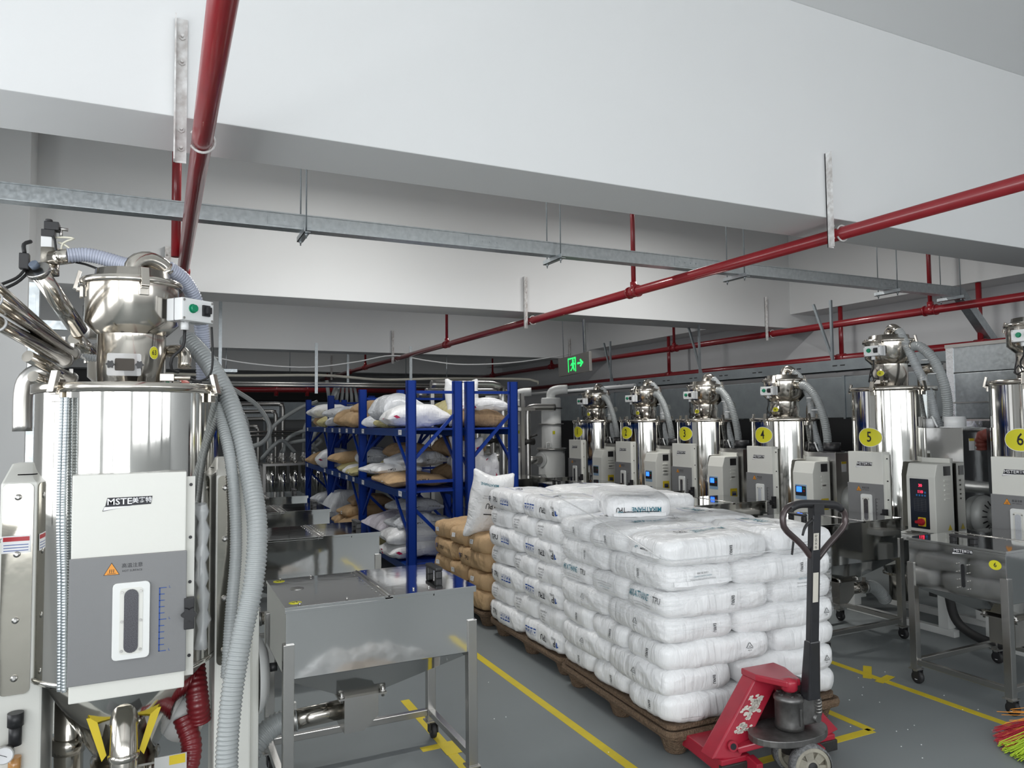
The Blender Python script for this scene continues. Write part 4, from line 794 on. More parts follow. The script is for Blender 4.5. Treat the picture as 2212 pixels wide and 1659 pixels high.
# ---- pressed-wood pallets
def pallet(name, x, y, rz, w, d, z0, label, feet=True):
    t = thing(name, label, 'pallet', (x, y, z0), rz, 'pressed wood pallets')
    def ring(w, d, z, jag=.008, sd=0):
        o = []
        for a, b in rrect(w, d, .05, 5):
            o.append((a, b, z))
        return o
    pts = rrect(w, d, .05, 5); n = len(pts)
    def lay(sc, z, j): return [(a * sc + j * noise.noise(V((a * 9, b * 9, z * 50 + x))), b * sc + j * noise.noise(V((a * 9, b * 9, 7 + z * 50))), z + j * .4 * noise.noise(V((a * 7, b * 7, 3)))) for a, b in pts]
    rows = [lay(.90, .088, .004), lay(.985, .088, .008), lay(1.0, .108, .010), lay(.985, .128, .008), lay(.95, .122, .004)]
    mb = MB(); mb.v = [p for r in rows for p in r]; m = len(rows)
    for i in range(m - 1):
        for k in range(n): mb.f.append((i * n + k, i * n + (k + 1) % n, (i + 1) * n + (k + 1) % n, (i + 1) * n + k))
    mb.f += [tuple(range(n))[::-1], tuple((m - 1) * n + k for k in range(n))]; mb.sm = [False] * len(mb.f); mb.mi = [0] * len(mb.f)
    part('deck', mb, pulp, t)
    for i in (-1, 0, 1):
        for k in (-1, 0, 1):
            cx, cy = i * (w / 2 - .10), k * (d / 2 - .10); q = MB()
            q.lathe([(.0, 0), (.042, 0), (.052, .008), (.072, .07), (.095, .09), (.0, .095)], 14, (cx, cy, 0), smooth=False); part('foot', q, pulp, t)
    for k in (-1, 1):    # corrugated underside ribs along the long edges
        part('edge_rib', MB().prism([(-.40, .088), (.40, .088), (.30, .06), (.18, .062), (.14, .088), (-.14, .088), (-.18, .062), (-.30, .06)], -.012, .012, lambda a, b, c: (k * (w / 2 - .06) + c, a, b)), pulp, t)
    return t
HX, HY = .545, .56
def stack(cx, cy, th, z0, pitch, kinds, spec, gap=.006):
    """five-sack pinwheel layers; spec(k, slot) -> dict for sack() or None.  slots A: l0 l1 l2 (ends to the left, near to far), r0 r1; B: l0 l1 (long side left), r0 r1 r2"""
    for k, kind in enumerate(kinds):
        W3, WS = .66, .42; d3, d2 = 2 * HY / 3, HY
        if kind == 'A': sl = [('l%d' % i, -HX + W3 / 2, -HY + d3 * (i + .5), 0, (W3, d3)) for i in range(3)] + [('r%d' % i, HX - WS / 2, -HY + d2 * (i + .5), 1, (d2, WS)) for i in range(2)]
        else: sl = [('l%d' % i, -HX + WS / 2, -HY + d2 * (i + .5), 1, (d2, WS)) for i in range(2)] + [('r%d' % i, HX - W3 / 2, -HY + d3 * (i + .5), 0, (W3, d3)) for i in range(3)]
        for nm, x, y, turn, dm in sl:
            s = spec(k, kind, nm)
            if not s: continue
            jx, jy, jr = rnd.uniform(-.008, .008), rnd.uniform(-.006, .006), rnd.uniform(-.02, .02)
            x += jx; y += jy; wx, wy = cx + x * cos(th) - y * sin(th), cy + x * sin(th) + y * cos(th)
            dims = (dm[0] + .014, dm[1] + .016, pitch + .014)
            sack('resin_sack', s['label'], s['m'], (wx, wy, z0 + pitch * k - .004), th + jr + (pi / 2 if turn else 0), dims, s.get('seed', rnd.randint(1, 5) + (10 if turn else 0)), s['group'], s.get('prints', ()), s.get('n', 11.0), s.get('wr', .012), flap=s.get('flap'))
T1 = rad(-2.6)
def place(kind, nm):
    return {'A': {'l0': 'left face nearest', 'l1': 'left face middle', 'l2': 'left face farthest', 'r0': 'near right corner', 'r1': 'far right corner'},
            'B': {'l0': 'near left corner', 'l1': 'far left corner', 'r0': 'front right', 'r1': 'middle of the right side', 'r2': 'far right corner'}}[kind][nm]
def spec1(k, kind, nm):
    d = dict(m=sackm, group='white sacks on the front pallet', label='white sack, %s layer of the front pallet, %s' % (ORD[k] if k < 6 else 'top', place(kind, nm)))
    p = []
    if kind == 'A':
        if nm[0] == 'l':
            i = int(nm[1])
            if k == 4: p.append(('L', [('brand', .0, .012, 0, 1.2), ('lines', .0, -.024, 0, .8, 2)] if i != 1 else [('lines', 0, .02, 0, .8, 4)]))
            elif k == 6:
                if i == 0: p.append(('L', [('emblem', -.06, .005, 0, 1.0), ('bar', .22, .006, -.02, -.03, 0, 0)])); d['flap'] = ('L', -.03, .03)
                else: p.append(('L', [('code', .03, 0), ('lines', -.02, -.02, 0, .7, 2)]))
            else: p.append(('L', [('code', .055, .0)]))
            if i == 0 and k == 0: p.append(('F', [('t', 'Quality Certificate is available for downloading', .007, -.2, -.04, 0, 3)]))
            if i == 0 and k == 2: p.append(('F', [('recycle', .17, .012)]))
            if i == 0 and k == 4: p.append(('F', [('code', .06, 0)]))
            if i == 0 and k == 6: p.append(('F', [('code', .05, 0)]))
        elif nm == 'r0':
            if k == 2: p.append(('L', [('code', .06, 0)]))
            if k == 4: p.append(('L', [('lines', .02, .03, pi, .9, 4)]))
            if k == 6: p.append(('L', [('lines', .02, .0, 0, .8, 2)]))
        if k == 6: p.append(('T', [('brand', .05, .04, pi if nm != 'l1' else 0, 1.3), ('lines', .05, -.05, pi, 1.1, 3), ('bar', .3, .004, .02, .09, 0, 2)]))
    else:
        if nm[0] == 'l':
            if k == 5: p.append(('B', [('code', .05, 0)]))
            else: p.append(('B', [('recycle', .03, .008)]))
            if nm == 'l0':
                if k == 5: p.append(('L', [('lines', .0, -.03, pi, .95, 4)])); d['flap'] = ('L', -.045, .03)
                else: p.append(('L', [('code', .08, 0)]))
        elif nm == 'r0': p.append(('F', [('recycle', .24, .005)] if k < 5 else [('code', .08, .0)]))
    d['prints'] = p; return d
pallet('pallet', 2.735, 3.385, T1, 1.10, 1.16, 0, 'lower pressed wood pallet under the front bag stack')
t = thing('pallet', 'upper pressed wood pallet nested on the lower one under the front stack', 'pallet', (2.735, 3.385, .128), T1, 'pressed wood pallets')
mb = MB(); pts = rrect(1.07, 1.12, .05, 5); n = len(pts)
rows = [[(a * s + j * noise.noise(V((a * 9, b * 9, z * 90))), b * s + j * noise.noise(V((a * 9, b * 9, 5 + z * 90))), z) for a, b in pts] for s, z, j in ((.96, -.004, .003), (1.0, .004, .010), (.995, .024, .010), (.96, .02, .004))]
mb.v = [p for r in rows for p in r]
for i in range(3):
    for k in range(n): mb.f.append((i * n + k, i * n + (k + 1) % n, (i + 1) * n + (k + 1) % n, (i + 1) * n + k))
mb.f += [tuple(range(n))[::-1], tuple(3 * n + k for k in range(n))]; mb.sm = [False] * len(mb.f); mb.mi = [0] * len(mb.f)
part('deck', mb, pulp, t)
stack(2.745, 3.40, T1, .146, .1235, 'ABABABA', spec1)
sack('resin_sack', 'white sack on top of the front stack with MIRATHANE TPU printed end upside down', sackm, (2.735, 3.955, 1.006), rad(68), (.60, .42, .140), 21, 'white sacks on the front pallet',
     [('L', [('brand', 0, .010, pi, 1.25), ('bar', .24, .007, .012, -.022, 0, 0), ('bar', .035, .007, -.135, -.022, 0, 1), ('emblem', .06, -.043, pi, .8)]), ('T', [('lines', -.2, .0, -pi / 2, 1.1, 3), ('bar', .3, .004, .02, .0, pi / 2, 2)]), ('B', [('code', .1, 0)])], ry=rad(-3), flap=('L', -.058, .022))
# second stack
def spec2(k, kind, nm):
    d = dict(m=sackm, group='white sacks on the second pallet', label='white sack with blue print, %s layer of the second pallet, %s' % (ORD[k] if k < 6 else 'top', place(kind, nm))); p = []
    if kind == 'B' and nm[0] == 'l':
        if nm == 'l1': p.append(('B', [('tpulogo', -.235, .0), ('t', 'TPU', .062, -.12, .0, 0, 0, .8), ('icons', .05, .0)]))
        else: p.append(('B', [('tpulogo', .21, -.008, pi), ('t', 'TPU', .062, .05, -.002, pi, 0, .8), ('icons', -.13, .0, pi), ('t', '合格品', .022, .19, .035, pi, 0)]))
    if kind == 'A' and nm[0] == 'l': p.append(('L', [('grey4', -.06, .0)]))
    if k == 6: p.append(('T', [('tpulogo', .0, .08, pi), ('lines', .0, -.03, pi / 2, 1.2, 3), ('bar', .34, .004, .0, .12, 0, 2), ('bar', .34, .004, .0, -.12, 0, 2)]))
    d['prints'] = p; return d
pallet('pallet', 2.80, 4.575, rad(-.5), 1.10, 1.14, 0, 'pressed wood pallet under the second bag stack')
stack(2.805, 4.575, rad(-.5), .13, .1365, 'BABABAB', spec2)
# brown stack behind
def spec3(k, kind, nm):
    d = dict(m=kraft, n=8, wr=.018, group='kraft paper sacks on the third pallet', label='brown kraft sack, %s layer of the third pallet, %s' % (ORD[k] if k < 3 else 'top', place(kind, nm))); p = []
    if kind == 'B' and nm[0] == 'l': p.append(('B', [('tpulogo', -.18 if nm == 'l0' else -.15, 0), ('t', 'TPU', .055, -.06 if nm == 'l0' else -.03, 0)]))
    if kind == 'A' and nm[0] == 'l': p.append(('L', [('bar', .07, .05, -.04, .005, .06, 4, 0, 0, 0, 3), ('t', '合格品', .014, -.04, .013, .06, 3), ('t', 'TPU 1190S-3', .009, -.04, -.006, .06, 3)]))
    if k == 3: p.append(('T', [('lines', .1, .05, pi / 2, 1.2, 2)]))
    d['prints'] = p; return d
pallet('pallet', 2.80, 5.83, 0, 1.10, 1.16, 0, 'pressed wood pallet under the brown bag stack')
HY = .60
stack(2.81, 5.82, rad(0), .13, .145, 'BABA', spec3)
HY = .56
o = sack('resin_sack', 'white sack standing upright on the brown sacks against the second stack', sackm, (2.38, 5.36, .675), rad(8), (.60, .40, .20), 31, None, [('T', [('t', 'TPU', .065, .0, .02, pi / 2), ('bar', .12, .008, -.07, .02, pi / 2, 0), ('lines', .06, .03, pi / 2, .8, 2), ('t', 'MIRATHANE', .035, .18, .06, pi / 2, 1)])], n=9, wr=.02, taper=.75, pinch=.2, pillow=True)
o.matrix_world = Matrix.Translation((2.42, 5.47, .93)) @ Matrix.Rotation(rad(-5), 4, 'Z') @ Matrix.Rotation(rad(6), 4, 'X') @ Matrix.Rotation(rad(8), 4, 'Y') @ Matrix.Rotation(rad(-90), 4, 'Y') @ Matrix.Rotation(rad(90), 4, 'X') @ Matrix.Translation((0, 0, -.1))
# stretch film drawn over the upper half of the front stack
def film_mat():
    m = bpy.data.materials.new('stretch_film'); m.use_nodes = True; nt = m.node_tree; nt.nodes.clear(); N = nt.nodes.new; L = nt.links.new
    out = N('ShaderNodeOutputMaterial'); mx = N('ShaderNodeMixShader'); tr = N('ShaderNodeBsdfTransparent'); gl = N('ShaderNodeBsdfPrincipled')
    gl.inputs['Base Color'].default_value = (.9, .91, .92, 1); gl.inputs['Roughness'].default_value = .14
    tc = N('ShaderNodeTexCoord'); mp = N('ShaderNodeMapping'); mp.inputs['Scale'].default_value = (1.2, 1.2, 24); mp.inputs['Rotation'].default_value = (rad(12), rad(-16), 0)
    nz = N('ShaderNodeTexNoise'); nz.inputs['Scale'].default_value = 3; nz.inputs['Detail'].default_value = 6
    mr = N('ShaderNodeMapRange'); mr.inputs['From Min'].default_value = .42; mr.inputs['From Max'].default_value = .72; mr.inputs['To Min'].default_value = .05; mr.inputs['To Max'].default_value = .42
    bp = N('ShaderNodeBump'); bp.inputs['Strength'].default_value = .7; bp.inputs['Distance'].default_value = .01
    L(tc.outputs['Object'], mp.inputs[0]); L(mp.outputs[0], nz.inputs[0]); L(nz.outputs[0], mr.inputs[0]); L(mr.outputs[0], mx.inputs[0]); L(nz.outputs[0], bp.inputs['Height']); L(bp.outputs[0], gl.inputs['Normal'])
    L(tr.outputs[0], mx.inputs[1]); L(gl.outputs[0], mx.inputs[2]); L(mx.outputs[0], out.inputs[0]); return m
clearfilm = film_mat()
t = thing('stretch_film', 'clear stretch film drawn around the upper half of the front stack', 'film', (2.745, 3.40, .146), T1)
mb = MB(); rp = [p for p in rrect(2 * HX + .02, 2 * HY + .02, .07, 5)]
per = []
for i in range(len(rp)):                               # resample the loop finely
    p, q = V(rp[i]), V(rp[(i + 1) % len(rp)]); k = max(1, int((q - p).length / .05))
    per += [p + (q - p) * (j / k) for j in range(k)]
def topz(p):       # high at the back left, dipping to the front corner, level along the front
    f = max(0, min(1, (p.y + .58) / 1.16)); l = max(0, min(1, (.57 - p.x) / 1.14))
    return .775 + .22 * (f ** .8) * (.35 + .65 * l)
n = len(per); rows = 9
for r in range(rows):
    for p in per:
        zt, zb = topz(p), .43 - .10 * noise.noise(V((p.x * 2, p.y * 2, 0))); z = zb + (zt - zb) * r / (rows - 1); w = 1 + .012 * noise.noise(V((p.x * 5, p.y * 5, z * 9)))
        mb.v.append((p.x * w, p.y * w, z))
for r in range(rows - 1):
    for k in range(n): mb.f.append((r * n + k, r * n + (k + 1) % n, (r + 1) * n + (k + 1) % n, (r + 1) * n + k)); mb.sm.append(True); mb.mi.append(0)
part('film_wrap', mb, clearfilm, t)
part('gathered_edge', MB().tube([(p.x * 1.004, p.y * 1.004, topz(p)) for p in per], .004, 6, closed=True), mat('film_rope', (.85, .86, .87), .15, 0, alpha=.5, coat=.5), t)
o = MB().bar((2.93, 2.795, .90), (2.945, 2.79, 1.0), .012, .006); solo('black_strip', o, blackpl, 'short black strip stuck on the front of the white sacks', 'strip')
# ---------------------------------------------------------------- blue racking
RO, RZ = (2.11, 6.68), rad(-1.1)
def rack(ox, oy, label, bays, first):
    t = thing('storage_rack', label, 'rack', (ox, oy, 0), RZ, 'blue steel storage racks'); D = .56
    for i in range(bays + 1):
        y = 2.0 * i
        for x in (0, D - .09):
            part('post', MB().box(x, x + .09, y, y + .012, 0, 2.0).box(x, x + .012, y, y + .055, 0, 2.0).box(x + .078, x + .09, y, y + .055, 0, 2.0).box(x - .003, x + .093, y - .003, y + .058, 0, .006), blueiron, t)
            mb = MB()
            for k in range(36): mb.box(x - .0006, x, y + .02, y + .032, .1 + .052 * k, .125 + .052 * k)
            if i == 0 and x == 0: tag(part('slot_holes', mb, blacktxt, t), kind='stuff')
        for z in (1.89, 1.03, .16): part('cross_brace', MB().box(.06, D - .06, y + .02, y + .045, z - .014, z + .014), blueiron, t)
        part('diagonal_brace', MB().bar((.05, y + .03, 1.22), (D - .05, y + .03, 1.70), .025, .03), blueiron, t)
        part('diagonal_brace', MB().bar((.05, y + .03, .80), (D - .05, y + .03, .34), .025, .03), blueiron, t)
    for i in range(bays):
        y = 2.0 * i
        for z in (.255, .945, 1.54):
            sh = part('shelf_board', MB().box(.02, D - .02, y + .03, y + 2.0, z - .018, z), blueiron, t)
            for x in (0, D - .04): part('shelf_beam', MB().box(x, x + .04, y + .056, y + 1.998, z - .075, z - .004).box(x - .004, x, y + .056, y + 1.998, z - .02, z - .004), bluebeam, sh)
            if first and z > .5:
                for q in ((.18, 1.75) if i != 1 else (.25, .65, 1.1, 1.6)):
                    l = MB().box(-.0055, -.004, y + q, y + q + .11, z - .062, z - .012); l.text('合格品', lambda a, b: (-.006, y + q + .055 - a, z - .032 + b), .02, 0, 0, 0, 1); part('shelf_label', l, [whitetxt, greytxt], sh)
        for x in (.03, D - .03):
            part('support_strut', MB().bar((x, y + .06, 1.15), (x, y + .50, 1.475), .02, .03), blueiron, t); part('support_strut', MB().bar((x, y + 1.94, 1.15), (x, y + 1.50, 1.475), .02, .03), blueiron, t)
            part('support_strut', MB().bar((x, y + .06, .52), (x, y + .55, .875), .02, .03), blueiron, t); part('support_strut', MB().bar((x, y + 1.94, .52), (x, y + 1.50, .875), .02, .03), blueiron, t)
    return t
rack(RO[0], RO[1], 'blue steel storage rack facing the left aisle loaded with sacks', 3, True)
rack(RO[0] + .60, RO[1] - .01, 'blue steel storage rack behind, back to back with the front one', 3, False)
def on_rack(x, y, z): return (RO[0] + x * cos(RZ) - y * sin(RZ), RO[1] + x * sin(RZ) + y * cos(RZ), z)
S1, S2, S3 = 1.543, .948, .258
G = {S1: 'sacks on the top shelf', S2: 'sacks on the middle shelf', S3: 'sacks on the bottom shelf'}
tp = [('F', [('t', 'TPU', .06, -.1, 0, 0), ('lines', .12, .02, 0, .8, 2)]), ('L', [('code', .05, 0)]), ('T', [('lines', 0, .05, 0, 1.5, 3), ('t', 'TPU', .07, .15, -.08)])]
red = [('L', [('bar', .035, .12, -.05, -.0, .25, 5, 0, 0, 0, 3)]), ('F', [('bar', .04, .12, -.24, 0, .35, 5, 0, 0, 0, 3)])]
PM.append(mat('crimson_print', (.42, .01, .07), .45))
mark = [('T', [('bar', .10, .008, -.1, 0, .5, 0), ('bar', .08, .008, -.05, .03, -.7, 0), ('bar', .12, .008, .05, .02, .1, 0)]), ('L', [('bar', .06, .006, 0, .01, .4, 0)])]
white_l = [('L', [('bar', .06, .04, 0, 0, 0, 4, 0, 0, 0, 2)])]
RS = [  # x, y, shelf, lift, material, (L, W, H), heading, prints, label
 (.30, .62, S1, 0, sackm, (.78, .52, .21), -4, red, 'large plump white sack with a red band at the near end of the top shelf'),
 (.25, 1.12, S1, .06, sackgrey, (.62, .46, .26), 12, white_l, 'greyish white bulging sack leaning behind the red banded sack'),
 (.34, 1.50, S1, .0, yellowsack, (.5, .3, .12), 20, (), 'small yellowish sack squeezed beside the second post on the top shelf'),
 (.16, 1.66, S1, .0, sackgrey, (.36, .28, .11), -20, white_l, 'small crumpled printed white sack near the second post on the top shelf'),
 (.86, .95, S1, .0, yellowsack, (.66, .95, .26), 5, (), 'wide yellow sack on the rear top shelf behind the white ones'),
 (.20, 2.35, S1, 0, kraft, (.68, .45, .17), 8, (), 'brown sack low on the top shelf just beyond the second post'),
 (.30, 2.40, S1, .16, kraft, (.62, .44, .15), -6, (), 'brown sack lying on another brown sack on the top shelf'),
 (.18, 2.95, S1, 0, kraft, (.6, .44, .20), -14, white_l, 'brown sack with small white label on the top shelf'),
 (.42, 2.95, S1, .19, yellowsack, (.55, .4, .13), 15, (), 'yellow sack showing above the brown ones on the top shelf'),
 (.22, 3.62, S1, .12, sackgrey, (.66, .44, .15), 24, tp, 'grey white printed sack across the third post on the top shelf'),
 (.15, 3.58, S1, 0, sackgrey, (.52, .42, .12), -10, white_l, 'flat white sack under the printed one at the third post'),
 (.22, 4.35, S1, .0, yellowsack, (.58, .42, .15), 6, (), 'yellowish sack low in the far bay of the top shelf'),
 (.24, 4.9, S1, .0, kraft, (.6, .45, .16), -10, (), 'brown sack low in the far bay of the top shelf'),
 (.20, 4.75, S1, .15, sackm, (.74, .50, .17), 3, tp, 'bright white sack crowning the pile in the far bay of the top shelf'),
 (.86, .30, S1, 0, kraftdark, (.50, .50, .16), 0, (), 'dark brown open sack on the rear top shelf at the rack end'),
 (.90, .30, S1, .15, sackm, (.48, .42, .13), 10, red, 'white sack lying on the dark brown sack at the rack end'),
 (.26, .72, S2, 0, kraft, (.72, .95, .11), -3, [('L', [('bar', .1, .05, .12, 0, 0, 4, 0, 0, 0, 2)]), ('T', [('lines', .0, .1, -pi / 2, 2.0, 3)]), ('F', [('t', 'TPU', .07, .05, 0)])], 'large flat brown sack with white label at the near end of the middle shelf'),
 (.20, 1.25, S2, .09, sackm, (.6, .60, .10), 10, tp, 'flat white printed sack lying partly on the flat brown sack'),
 (.44, 1.05, S2, .18, sackgrey, (.5, .62, .13), 30, tp, 'grey white sack on the pile in the near bay of the middle shelf'),
 (.86, .80, S2, .0, kraftdark, (.5, .85, .17), 4, (), 'dark brown sack at the bottom of the rear middle shelf'),
 (.86, .55, S2, .16, sackgrey, (.48, .60, .15), -12, tp, 'white printed sack in the rear middle shelf between brown ones'),
 (.86, .95, S2, .28, kraftdark, (.46, .80, .20), 0, (), 'big dark brown sack topping the rear middle shelf'),
 (.42, 1.62, S2, .12, yellowsack, (.5, .44, .12), -15, (), 'yellowish sack in shadow near the second post of the middle shelf'),
 (.50, 1.65, S2, .24, kraftdark, (.55, .5, .16), 8, (), 'dark brown sack high in shadow near the second post'),
 (.14, 2.25, S2, .0, yellowsack, (.44, .34, .10), 0, white_l, 'small pale yellow sack at the middle shelf edge past the second post'),
 (.14, 2.55, S2, .0, sackm, (.40, .24, .10), 12, white_l, 'small folded white sack at the middle shelf edge'),
 (.24, 2.98, S2, .0, yellowsack, (.62, .42, .12), -8, (), 'olive yellow sack under the long brown sack on the middle shelf'),
 (.22, 3.10, S2, .11, kraft, (.74, .48, .15), 6, white_l, 'long brown sack jutting over the middle shelf edge'),
 (.40, 2.7, S2, .12, sackgrey, (.6, .5, .18), -10, tp, 'grey white sack behind the long brown sack of the middle shelf'),
 (.20, 4.30, S2, .0, sackm, (.66, .46, .24), -6, red, 'white and purple sack drooping over the middle shelf edge'),
 (.16, 4.95, S2, .0, kraft, (.62, .44, .17), 4, (), 'brown sack at the far end of the middle shelf'),
 (.26, 1.15, S3, .13, sacklilac, (.74, .80, .20), 4, mark, 'lilac white sack with black handwriting on the bottom shelf'),
 (.24, 1.15, S3, 0, yellowsack, (.66, .5, .14), -3, (), 'yellow sack beneath the lilac sack on the bottom shelf'),
 (.24, .45, S3, -.0, sackm, (.76, .52, .15), 2, red, 'lowest white sack at the near end of the bottom shelf'),
 (.24, .46, S3, .14, sackm, (.76, .54, .15), -2, white_l, 'middle white sack of the pile at the near end of the bottom shelf'),
 (.30, .52, S3, .28, sackgrey, (.68, .52, .13), 7, tp, 'grey white crumpled sack topping the pile at the near end of the bottom shelf'),
 (.52, 1.5, S3, .32, sackgrey, (.55, .6, .14), 12, tp, 'blue printed white sack deep in the bottom shelf'),
 (.90, .55, S3, .22, sackgrey, (.5, .6, .18), -8, tp, 'shiny printed sack on the rear bottom shelf'),
 (.20, 2.45, S3, .0, kraft, (.68, .5, .16), 0, white_l, 'brown sack on the bottom shelf just past the second post'),
 (.20, 2.95, S3, .0, kraft, (.68, .46, .16), -5, (), 'brown sack on the bottom shelf in the middle bay'),
 (.24, 2.72, S3, .15, kraft, (.66, .5, .14), 6, white_l, 'brown sack across two others on the bottom shelf'),
 (.34, 2.75, S3, .28, kraftdark, (.6, .5, .13), -4, (), 'topmost brown sack on the bottom shelf of the middle bay'),
 (.22, 3.7, S3, .0, sackgrey, (.66, .5, .34), 6, white_l, 'tall grey white sack on the bottom shelf by the third post'),
 (.18, 4.5, S3, .0, sackgrey, (.62, .44, .16), 0, (), 'lower of two grey white sacks at the far end of the bottom shelf'),
 (.18, 4.52, S3, .15, sackgrey, (.62, .44, .15), 9, (), 'upper of two grey white sacks at the far end of the bottom shelf')]
for i, (x, y, sh, lift, m, dm, a, pr, lb) in enumerate(RS):
    sack('resin_sack', lb, m, on_rack(x - .03 if x < .5 else x, y, sh + lift * .95 + .004), RZ + rad(a), (dm[0] * .92, dm[1], dm[2] * 1.18), 41 + i % 9, G[sh], pr, n=9, wr=.026, taper=.45, pinch=.5, pillow=True)
def standing(label, m, p, rz, dims, seed, prints, lean):
    o = sack('resin_sack', label, m, (0, 0, 0), 0, dims, seed, None, prints, n=9, wr=.03, taper=.75, pinch=.3, pillow=True)
    o.matrix_world = Matrix.Translation((p[0], p[1], p[2] + dims[0] / 2 - .02)) @ Matrix.Rotation(rz, 4, 'Z') @ Matrix.Rotation(lean, 4, 'X') @ Matrix.Rotation(rad(-90), 4, 'Y') @ Matrix.Rotation(rad(90), 4, 'X') @ Matrix.Translation((0, 0, -dims[2] / 2)); return o
q = on_rack(.80, .62, S1); standing('tall white sack standing on the rear top shelf above the rack end', sackm, q, rad(8), (.56, .42, .22), 61, [('T', [('t', 'MIRATHANE', .05, -.14, -.02, -pi / 2, 1), ('bar', .2, .006, -.08, -.02, -pi / 2, 0), ('lines', .12, 0, -pi / 2, 1, 2)])], rad(-6))
q = on_rack(.72, .28, S2); standing('white sack with crimson band standing in the rear middle shelf at the rack end', sackm, q, rad(4), (.54, .40, .22), 62, [('T', [('bar', .05, .30, .0, -.12, pi / 2 + .2, 5, 0, 0, 0, 4), ('lines', .1, .08, -pi / 2, 1, 2)])], rad(-4))
q = on_rack(.93, .25, S2); standing('smaller white sack with crimson band leaning at the rack end', sackm, q, rad(20), (.36, .30, .16), 63, [('T', [('bar', .05, .25, .0, 0, pi / 2 + .5, 5, 0, 0, 0, 4)])], rad(-10))
# ---------------------------------------------------------------- hand pallet jack
t = thing('pallet_jack', 'red hand pallet jack with black handle parked under the front stack', 'pallet jack', (2.575, 2.50, 0), rad(-2.6))
for s in (-1, 1):
    f = part('fork', MB().prism([(.06, .03), (.06, .098), (.30, .112), (1.10, .112), (1.18, .06), (1.10, .05), (.30, .05)], s * .335, s * .175, lambda a, b, c: (c, a, b)), redpaint, t, .006)
    part('fork_shoe', MB().box(min(s * .34, s * .17), max(s * .34, s * .17), .052, .075, .025, .075), darkiron, f, .004)
    part('fork_roller', MB().cyl((s * .21, 1.0, .037), (s * .30, 1.0, .037), .037, n=18), wheelnylon, f)
    part('pivot_bracket', MB().prism([(.0, .02), (.0, .085), (.06, .10), (.12, .06), (.10, .02)], s * .20, s * .165, lambda a, b, c: (c, a - .01, b)), redpaint, f, .004)
    # sloping arm of the lifting frame
    xa, xb, xt0, xt1 = (-.375, -.235, -.085, .045) if s < 0 else (.375, .235, .095, -.03)
    arm = part('frame_arm', MB().add([(xa, .075, .105), (xb, .06, .085), (xt1 if s < 0 else xt1, .10, .385), (xt0, .115, .405), (xa, .16, .105), (xb, .16, .085), (xt1, .20, .385), (xt0, .20, .405)],
        [(0, 1, 2, 3), (4, 7, 6, 5), (0, 4, 5, 1), (1, 5, 6, 2), (2, 6, 7, 3), (3, 7, 4, 0)]), redpaint, t, .008, seg=3)
    if s < 0:
        def onarm(u, v, o=.0012):     # u across 0..1, v up 0..1 on the front face
            a, b, c, d = V((xa, .075, .105)), V((xb, .06, .085)), V((xt1, .10, .385)), V((xt0, .115, .405))
            return (a * (1 - u) + b * u) * (1 - v) + (d * (1 - u) + c * u) * v + V((-.2, -1, .1)) * o
        mb = MB(); r2 = random.Random(5)
        def flake(u, v, su, sv): mb.flat([(u + su * cos(a) * r2.uniform(.5, 1), v + sv * sin(a) * r2.uniform(.5, 1)) for a in [2 * pi * k / 9 for k in range(9)]], lambda a, b: onarm(a, b))
        for k in range(60): flake(r2.gauss(.50, .12), r2.gauss(.64, .075), .10, .026)
        for k in range(34): flake(r2.gauss(.50, .12), r2.gauss(.38, .035), .09, .022)
        tag(part('peeled_sticker', mb, mat('peeled_sticker', (.62, .58, .52), .7), arm, label='remains of two torn white stickers'), kind='stuff')
        part('bolt_boss', MB().cyl(onarm(.42, .17, 0), onarm(.42, .17, .02), .022, n=16).cyl(onarm(.42, .17, .02), onarm(.42, .17, .0215), .014, n=14, mi=1), [redpaint, blacktxt], arm)
part('head_plate', MB().prism([(-.10, .20), (.10, .20), (.10, .12), (.045, -.03), (-.035, -.03), (-.10, .10)], .395, .425, lambda a, b, c: (a, b, c)), redpaint, t, .008, seg=3)
part('ram_cap', MB().lathe([(0, .005), (.034, 0), (.038, -.012), (.036, -.045), (.026, -.055), (0, -.055)], 20, (.0, -.005, .425)), redpaint, t)
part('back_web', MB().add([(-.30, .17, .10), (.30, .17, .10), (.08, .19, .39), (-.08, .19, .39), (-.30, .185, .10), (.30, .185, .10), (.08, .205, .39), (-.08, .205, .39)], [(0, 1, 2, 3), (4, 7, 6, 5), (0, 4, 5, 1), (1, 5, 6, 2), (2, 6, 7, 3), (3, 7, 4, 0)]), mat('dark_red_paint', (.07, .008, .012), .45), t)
for s in (-1, 1): part('lift_link', MB().bar((s * .09, -.02, .185), (s * .24, .07, .13), .05, .028), redpaint, t, .006)
pump = part('pump_cylinder', MB().lathe([(.045, .205), (.062, .21), (.064, .225), (.062, .24), (.062, .33), (.066, .333), (.066, .345), (.058, .355), (.03, .358), (.0, .358)], 28), castiron, t)
part('ram', MB().cyl((0, 0, .35), (0, 0, .405), .018, n=16), satin, pump)
for k in range(6):
    a = 2 * pi * k / 6; part('collar_lug', MB().bc((.045 * cos(a), .045 * sin(a), .359), (.014, .014, .008)), castiron, pump)
part('seam_rib', MB().box(.0, .008, -.068, -.06, .235, .31), castiron, pump)
part('pump_block', MB().prism([(.03, .225), (.13, .225), (.15, .26), (.15, .33), (.115, .36), (.095, .41), (.07, .40), (.06, .35), (.03, .34)], -.05, .045, lambda a, b, c: (a, c, b)), castiron, t, .008)
part('return_spring', MB().tube([(.118 + .012 * cos(q), -.058 + .012 * sin(q), .27 + .0022 * q) for q in [k * .5 for k in range(60)]], .003, 6), satin, t)
part('pivot_pin', MB().cyl((.092, -.065, .388), (.092, .06, .388), .02, n=16).cyl((.108, -.066, .25), (.108, .05, .25), .017, n=16), castiron, t)
